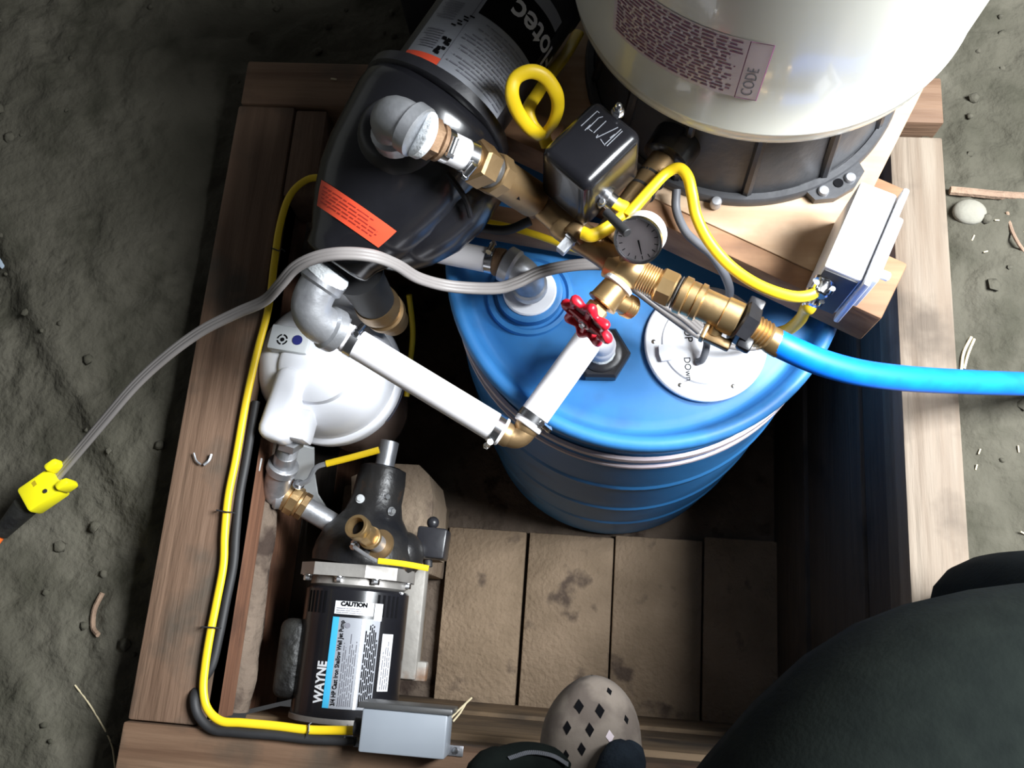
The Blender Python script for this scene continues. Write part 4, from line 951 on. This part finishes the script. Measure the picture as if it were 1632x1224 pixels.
cable('yellow_cable', [at(*p) for p in ((652, 470, -0.10), (658, 530, -0.14), (652, 590, -0.16), (648, 632, -0.17))], 0.0050, YEL, 'yellow cable hanging in the shade between filter and drum')
cable('black_hose', [at(*p) for p in ((690, 92, 0.25), (660, 97, 0.23), (632, 112, 0.20), (612, 135, 0.17), (600, 165, 0.13), (592, 200, 0.08))], 0.0085, BLACKR, 'thin black hose arching over the rear beam to the black pump', 'hose')

# bronze foot valve hanging below the black pump's nose
bv = at(600, 485, 0.08)
t = thing('foot_valve', bv-V((0, 0, 0.09)), 'dull bronze union in the shade below the black pump', 'fitting')
m_ = MB(); m_.lathe(bv, (0.05, 0.1, -1), [(-0.02, 0.030), (0, 0.034), (0.010, 0.034), (0.011, 0.030), (0.035, 0.029), (0.036, 0.033), (0.05, 0.033), (0.052, 0.026), (0.10, 0.025)], 32)
obj('union', m_, BRONZE, t)
obj('gasket', MB().lathe(bv+V((0, 0, 0.012)), (0, 0, 1), [(0, 0.030), (0.08, 0.032), (0.12, 0.038)], 32), BLACKR, t)

# blue hose with its brass barb
hA = MD; hB = at(1235, 545, 0.262); d9 = (hB-hA).normalized()
t = thing('garden_hose', at(1400, 600, 0.0), 'bright blue hose leaving the brass outlet over the right timber', 'hose')
hp_ = [at(*p) for p in ((1228, 541, 0.263), (1260, 557, 0.258), (1310, 578, 0.24), (1370, 594, 0.215), (1440, 603, 0.18), (1520, 608, 0.13), (1600, 611, 0.08), (1680, 612, 0.04), (1800, 606, 0.00), (1950, 580, -0.008))]
obj('tube', MB().tube(smooth_pts(hp_, 10), 0.0170, 24), HOSE, t, sharp=60)
obj('barb', MB().lathe(hA+d9*0.014, d9, [(0, 0.017), (0.002, 0.019), (0.005, 0.0165), (0.007, 0.019), (0.010, 0.0165), (0.012, 0.019), (0.015, 0.0165), (0.017, 0.019), (0.020, 0.0165), (0.022, 0.019), (0.026, 0.0165), (0.032, 0.0175), (0.045, 0.017)], 28), BRASS, t)
nt_ = MB(); hexnut(nt_, hA-d9*0.004, hA+d9*0.016, 0.0275, sq=(0, 0, 1)); nt_.box(hA+d9*0.006+V((0.012, 0.022, 0.006)), (0.020, 0.016, 0.016), 0.003, axes(d9, (0, 0, 1))); nt_.box(hA+d9*0.008+V((-0.002, -0.026, 0.002)), (0.018, 0.018, 0.016), 0.004, axes(d9, (0, 0, 1)))
obj('wing_nut', nt_, BLACKP, t)

# yellow plug and taped connector on the ground
pa_, pb_ = at(98, 762, -0.022), at(42, 806, -0.032)
d_ = (pb_-pa_).normalized(); pM = axes(d_, (0, 0, 1)); 
t = thing('power_plug', (pa_+pb_)/2-V((0, 0, 0.025)), 'bright yellow plug at the end of the grey cord on the dark soil', 'plug')
Lp = (pb_-pa_).length
obj('shell', MB().box((pa_+pb_)/2, (Lp*0.80, 0.046, 0.036), 0.006, pM), YELB, t)
sv = pM @ V((0, 1, 0))
for s in (-1, 1):
    obj('cord_grip', MB().box(pa_-d_*0.004+sv*s*0.019+V((0, 0, 0.006)), (0.022, 0.013, 0.034), 0.005, pM), YELB, t)
obj('screw', MB().lathe((pa_.lerp(pb_, 0.35))+sv*0.010+V((0, 0, 0.017)), (0, 0, 1), [(0, 0.004), (0.002, 0.0035), (0.002, 0)], 12), STEEL, t)
obj('warning_print', patch(flatfn(pa_.lerp(pb_, 0.55)-sv*0.012+V((0, 0, 0.0184)), d_, sv), -0.008, 0.008, -0.004, 0.004), mat('olive_print', (0.45, 0.34, 0.01), None, 0.6), t)
ta, tb_ = at(40, 808, -0.034), at(2, 850, -0.045); tp_ = MB().tube(smooth_pts([ta, ta.lerp(tb_, 0.5), tb_], 6), [0.019-0.0006*k for k in range(13)], 14)
obj('taped_connector', tp_, SOOT, t, label='black taped connector')
oc = cable('orange_cord', [at(*p) for p in ((6, 846, -0.044), (-10, 868, -0.048), (-60, 930, -0.05), (-150, 1000, -0.05))], 0.007, ORANGE2, 'orange cord end at the left edge below the yellow plug', 'cord')

# black case with a dull red stripe behind the motor
cs = at(686, 30, -0.02)
t = thing('tool_case', V((cs.x, cs.y+0.05, gz(cs.x, cs.y+0.05)-0.01)), 'black case with a dull red stripe behind the black motor', 'case')
obj('case_body', MB().box(V((cs.x+0.012, cs.y+0.045, 0.02)), (0.085, 0.13, 0.20), 0.012, rz(-20)), BLACKP, t)
obj('stripe', MB().box(V((cs.x+0.012, cs.y+0.045, 0.085)), (0.0865, 0.1315, 0.014), 0.002, rz(-20)), mat('dull_red', (0.10, 0.010, 0.012), None, 0.6), t)

# ================================================================= LITTER ON THE GROUND
def onground(px, py):
    z = -0.04
    for _ in range(6): p = at(px, py, z); z = gz(p.x, p.y)
    return at(px, py, z)
def twig(name, pts, r, m, label, cat):
    q_ = [onground(x, y)+V((0, 0, r*0.7)) for x, y in pts]
    return tag(obj(name, MB().tube(smooth_pts(q_, 4), r, 7), m), label, cat)
twig('root', [(1512, 306), (1545, 309), (1585, 313), (1640, 316), (1700, 312)], 0.007, ROOT, 'brown root lying on the clay at the right', 'root')
twig('twig', [(1604, 340), (1612, 370), (1628, 398), (1650, 420)], 0.003, ROOT, 'thin dark twig curving below the brown root', 'twig')
twig('straw', [(1531, 590), (1535, 562), (1547, 538)], 0.0025, STRAW, 'straight pale straw beside the right timber above the hose', 'straw')
twig('straw', [(1536, 588), (1542, 565), (1552, 541)], 0.0022, STRAW, 'second pale straw leaning the other way above the hose', 'straw')
twig('straw', [(120, 1092), (140, 1118), (160, 1150), (178, 1185), (184, 1224)], 0.0013, STRAW, 'long thin dry stalk on the soil at the lower left', 'straw')
twig('twig', [(165, 945), (152, 972), (150, 1000), (158, 1012)], 0.004, ROOT, 'curled brown leaf stalk on the soil left of the timber', 'twig')
tag(obj('tag_strip', MB().box(onground(2, 420)+V((0, 0, 0.002)), (0.022, 0.010, 0.003), 0.0008, rz(-40)), mat('pale_blue_tag', (0.35, 0.42, 0.50), None, 0.5)), 'scrap of pale blue plastic at the left edge', 'scrap')
rd = random.Random(21); mb = MB()
while len(mb.v) < 260*12:
    x, y = rd.uniform(-1.25, 1.15), rd.uniform(-0.5, 1.5)
    if -0.66 < x < 0.59 and -0.31 < y < 0.96: continue
    if noise.noise(V((x*2.2+4, y*2.2, 7.0))) < -0.02 and rd.random() < 0.8: continue
    r = 0.004+0.008*rd.random()**3; c0 = V((x, y, gz(x, y)+r*0.25)); bm = bmesh.new(); bmesh.ops.create_icosphere(bm, subdivisions=1, radius=r)
    bm.verts.index_update()
    mb.add([c0+V((q.co.x*rd.uniform(0.7, 1.4), q.co.y*rd.uniform(0.7, 1.4), q.co.z*rd.uniform(0.5, 0.9))) for q in bm.verts], [[q.index for q in f.verts] for f in bm.faces]); bm.free()
cl_ = tag(obj('soil_clods', mb, DIRT, sharp=60), 'loose crumbs of soil scattered over the clay around the frame', 'soil'); cl_['kind'] = 'stuff'
p = onground(1545, 338); tag(obj('stone', MB().ball(p, 0.023, (1.15, 0.95, 0.55)), STONE), 'rounded muddy stone beside the brown root', 'stone')
CHL = ['pale chip on the clay just below the muddy stone', 'tiny pale chip on the clay right of the outlet box', 'pale chip on the clay right of the timber below the hose', 'pale chip on the clay nearest the knee of the person', 'pale chip at the right edge below the hose', 'pale chip touching the clay between stone and right timber', 'small pale chip on the clay between hose and knee', 'pale chip at the right edge under the twig']
chips = [(1588, 352, 4), (1570, 402, 4), (1560, 720, 5), (1630, 850, 5), (1622, 716, 6), (1550, 380, 6), (1555, 745, 5), (1630, 368, 6)]
for k, (px_, py_, L) in enumerate(chips):
    tag(obj('wood_chip', MB().box(onground(px_, py_)+V((0, 0, 0.002)), (0.0018*L, 0.0022, 0.002), 0.0005, rz(17*k*k)), STRAW), CHL[k], 'wood chip', 'wood chips on the clay')
tag(obj('wood_chip', MB().box(at(532, 126, 0.002), (0.011, 0.003, 0.002), 0.0005, rz(-8)), STRAW), 'pale splinter lying on the rear timber', 'wood chip')
for k, ps in enumerate((((718, 1145), (735, 1128), (752, 1112)), ((722, 1150), (733, 1137), (742, 1122)))):
    tag(obj('straw', MB().tube([at(x, y, 0.01-0.01*i) for i, (x, y) in enumerate(ps)], 0.0014, 6), STRAW), ('longer dry straw sticking out beside the grey junction box', 'shorter dry straw sticking out beside the grey junction box')[k], 'straw')

# ================================================================= PERSON squatting at the near edge
def skin(name, nodes, links, m, parent, sub=2):
    me = bpy.data.meshes.new(name); me.from_pydata([tuple(n_[0]) for n_ in nodes], links, [])
    o = bpy.data.objects.new(name, me); COL.objects.link(o)
    md_ = o.modifiers.new('skin', 'SKIN'); md_.use_smooth_shade = True
    for i, n_ in enumerate(nodes):
        sv_ = me.skin_vertices[0].data[i]; r = n_[1]; sv_.radius = r if isinstance(r, tuple) else (r, r); sv_.use_root = (i == 0)
    s_ = o.modifiers.new('sub', 'SUBSURF'); s_.levels = sub; s_.render_levels = sub
    dg = bpy.context.evaluated_depsgraph_get(); m2 = bpy.data.meshes.new_from_object(o.evaluated_get(dg))
    bpy.data.objects.remove(o); m2.materials.clear(); m2.materials.append(m); m2.shade_smooth(); m2.name = name
    o = bpy.data.objects.new(name, m2); COL.objects.link(o)
    if parent: o.parent = parent; m2.transform(Matrix.Translation(-wloc(parent)))
    return o
person = thing('person', (0.20, -0.42, -0.03), 'person in dark trousers and grey clogs squatting at the near edge', 'person')
PEL = V((0.10, -0.46, 0.42))
kneeR = V((0.510, 0.010, 0.500)); ankR = V((0.520, 0.062, 0.080))
kneeL = V((-0.06, -0.36, 0.50)); ankL = V((0.055, -0.335, 0.090))
nodes = [(PEL, (0.15, 0.13)), (V((0.150, -0.270, 0.470)), 0.138), (V((0.275, -0.060, 0.515)), 0.132), (kneeR, 0.086), (kneeR.lerp(ankR, 0.55)+V((0.0, 0.01, 0)), 0.092), (ankR, 0.078),
         (PEL+V((-0.10, 0.0, 0.01)), 0.105), (V((-0.04, -0.43, 0.47)), 0.090), (kneeL, 0.072), (kneeL.lerp(ankL, 0.45), 0.060), (ankL, 0.050),
         (PEL+V((-0.01, 0.0, 0.20)), (0.15, 0.12)), (PEL+V((-0.02, 0.02, 0.42)), (0.16, 0.12)), (PEL+V((-0.02, 0.03, 0.55)), 0.07), (PEL+V((-0.02, 0.05, 0.62)), 0.055),
         (PEL+V((0.16, 0.02, 0.50)), 0.075), (PEL+V((0.24, 0.06, 0.55)), 0.055), (V((0.36, -0.34, 1.12)), 0.045), (V((0.17, -0.17, 1.36)), 0.034),
         (PEL+V((-0.20, 0.02, 0.50)), 0.075), (PEL+V((-0.29, 0.06, 0.55)), 0.055), (V((-0.27, -0.34, 1.14)), 0.045), (V((-0.14, -0.17, 1.36)), 0.034)]
links = [(0, 1), (1, 2), (2, 3), (3, 4), (4, 5), (0, 6), (6, 7), (7, 8), (8, 9), (9, 10), (0, 11), (11, 12), (12, 13), (13, 14), (12, 15), (15, 16), (16, 17), (17, 18), (12, 19), (19, 20), (20, 21), (21, 22)]
skin('body', nodes, links, CLOTH, person)
# head with face and hair, hands that hold the camera up
hc = PEL+V((-0.03, 0.08, 0.745)); fd = V((-0.30, 0.62, -0.55)).normalized(); hM = axes(V((0.9, 0.42, 0)), -fd.cross(V((0.9, 0.42, 0))).normalized())
fx = V((0.9, 0.42, 0)).normalized(); fu = fx.cross(fd).normalized(); hM = Matrix((fx, fd, fu)).transposed()
head = MB().ball(hc, 0.10, (0.78, 0.95, 1.15), 28, 18, hM)
head.ball(hc+hM @ V((0, 0.097, -0.02)), 0.017, (0.8, 1.1, 1.5), 12, 8, hM)
for s in (-1, 1): head.ball(hc+hM @ V((s*0.078, -0.005, -0.01)), 0.026, (0.35, 0.8, 1.2), 12, 8, hM)
hdo = obj('head', head, SKIN, person, sharp=80)
for s in (-1, 1): obj('eye', MB().ball(hc+hM @ V((s*0.032, 0.080, 0.010)), 0.012, (1.1, 0.6, 0.7), 12, 8, hM), LABW, hdo)
obj('mouth', MB().ball(hc+hM @ V((0, 0.083, -0.058)), 0.018, (1.1, 0.35, 0.3), 12, 8, hM), mat('lips', (0.36, 0.15, 0.12), None, 0.5), hdo)
obj('hair', MB().ball(hc+hM @ V((0, -0.018, 0.022)), 0.106, (0.82, 0.93, 1.10), 24, 14, hM), HAIR, hdo)
for s in (-1, 1):
    wr = V((0.17, -0.17, 1.36)) if s > 0 else V((-0.14, -0.17, 1.36))
    inn = V((-s, 0.35, 0.10)).normalized(); up_ = V((0, 0, 1)); fw = up_.cross(inn)*1.0
    hn = [(wr, 0.024), (wr+inn*0.035, (0.030, 0.018)), (wr+inn*0.065, (0.032, 0.016))]; hl = [(0, 1), (1, 2)]
    for k, L in enumerate((0.052, 0.060, 0.056, 0.044)):
        o_ = fw*((k-1.5)*0.017); b_ = len(hn)
        hn += [(wr+inn*0.072+o_, 0.0088), (wr+inn*(0.072+L*0.55)+o_+up_*0.010, 0.0082), (wr+inn*(0.072+L*0.80)+o_+up_*0.028, 0.0072)]; hl += [(2, b_), (b_, b_+1), (b_+1, b_+2)]
    b_ = len(hn); hn += [(wr+inn*0.035+fw*0.036, 0.010), (wr+inn*0.062+fw*0.050+up_*0.008, 0.0088)]; hl += [(1, b_), (b_, b_+1)]
    skin('hand', hn, hl, SKIN, person)
# trousers gather at the knee; cuffs and the open jacket edge over the clog
cu_ = MB().tube(smooth_pts([at(1012, 1188, 0.085), at(1004, 1206, 0.095), at(990, 1235, 0.115), V((0.052, -0.300, 0.125)), V((0.045, -0.335, 0.170))], 5), [0.012+0.0022*k for k in range(21)], 14, 0.7)
obj('trouser_cuff', cu_, DENIM, person)
jk = MB().tube(smooth_pts([at(905, 1228, 0.12), at(880, 1218, 0.125), at(845, 1216, 0.13), at(810, 1228, 0.135), at(778, 1256, 0.15), V((-0.075, -0.280, 0.22)), V((-0.03, -0.340, 0.32))], 5), [0.010, 0.012, 0.014, 0.016, 0.018] + [0.020+0.001*k for k in range(26)], 14, 0.8)
jo = obj('jacket_hem', jk, CLOTH, person)
zp = MB()
zpts = smooth_pts([at(905, 1218, 0.139), at(880, 1204, 0.146), at(845, 1199, 0.152), at(812, 1208, 0.156)], 12)
for i, p in enumerate(zpts): zp.box(p, (0.0016, 0.005, 0.002), 0, rz(i*1.2))
obj('zip_teeth', zp, DCORD, jo)
# clogs
def clog(toe, heel, W, label, zb):
    toe = V(toe); heel = V(heel); d = (toe-heel); L = d.length; d.normalize(); s_ = V((d.y, -d.x, 0)); up_ = V((0, 0, 1))
    c_ = thing('clog', heel.lerp(toe, 0.5), label, 'shoe', 'pair of grey clogs'); 
    N_ = 22; K = 24; prof_ = []
    mb = MB()
    for i in range(N_+1):
        u = 1-(1-i/N_)**1.9
        wdt = W*0.5*(0.72+0.28*math.sin(math.pi*min(1, u*0.75+0.12)))*math.sqrt(max(0, 1-max(0, (u-0.72)/0.28)**2.2))*(math.sqrt(max(0, 1-max(0, (0.14-u)/0.14)**2)))
        wdt = max(wdt, 0.002); asym = 0.010*math.sin(math.pi*u)*(-1)
        hgt = 0.030+0.045*math.sin(math.pi*min(1, max(0, (1-u)*1.15)))**0.8 if u > 0.14 else 0.055
        hgt = 0.026+0.052*math.sqrt(max(0, 1-max(0, (u-0.55)/0.45)**2.0)) if u > 0.55 else 0.078
        if u < 0.35: hgt = 0.060
        hgt = max(hgt, 0.012)
        c0 = heel+d*(L*u)+s_*asym
        for k in range(K):
            a = 2*math.pi*k/K; ca, sa = math.cos(a), math.sin(a)
            x = wdt*math.copysign(abs(ca)**0.75, ca); z = (hgt if sa > 0 else 0.014)*math.copysign(abs(sa)**0.75, sa)+0.014
            mb.v.append(c0+s_*x+up_*z)
    for i in range(N_):
        for k in range(K): mb.f.append((i*K+k, i*K+(k+1) % K, (i+1)*K+(k+1) % K, (i+1)*K+k))
    mb.f.append(tuple(range(K))); mb.f.append(tuple(range(N_*K, N_*K+K)))
    up = obj('upper', mb, CROC, c_, sharp=80)
    return c_, up, mb, d, s_
toe = at(944, 1077, 0.030); toe.z = 0.0
c_, up, mbk_, dT, sT = clog(toe, toe+V((0.034, -0.285, 0)), 0.142, 'dusty grey foam clog with diamond holes on the near timber', 0)
# ventilation holes: dark recesses set into the upper along the photo's pattern
from mathutils.bvhtree import BVHTree
bv_ = BVHTree.FromPolygons([tuple(p) for p in mbk_.v], mbk_.f)
for hx_, hy_, hs in ((923, 1126, 1.0), (956, 1133, 1.0), (904, 1160, 0.9), (940, 1163, 0.9), (972, 1174, 0.85), (927, 1194, 0.85), (971, 1102, 0.6), (998, 1147, 0.6), (902, 1204, 0.7)):
    o = V((0, 0, CAMZ)); d = (at(hx_, hy_, 0)-o).normalized(); hit, nr, _, _ = bv_.ray_cast(o, d)
    if hit is None: continue
    if nr.z < 0: nr = -nr
    a = (dT-nr*dT.dot(nr)).normalized(); b = nr.cross(a); q0 = hit+nr*0.0006; w_ = 0.0064*hs; h_ = 0.0098*hs
    obj('vent_hole', MB().prism([q0+a*h_, q0+b*w_, q0-a*h_, q0-b*w_], -nr*0.002), LABP if (hx_, hy_) == (972, 1174) else INK, up)
clog((0.745, 0.045, 0.0), (0.485, 0.050, 0.0), 0.100, 'grey foam clog under the trouser leg on the pale timber', -0.03)

# ================================================================= stem walls of the crawl space, outside the view
for nm, c_, s_ in (('wall_right', (2.20, 0.6, 0.40), (0.1, 4.8, 1.1)), ('wall_left', (-2.65, 0.6, 0.40), (0.1, 4.8, 1.1)), ('wall_back', (-0.2, 3.05, 0.40), (4.9, 0.1, 1.1))):
    struct(obj(nm, MB().box(c_, s_), PLAST))
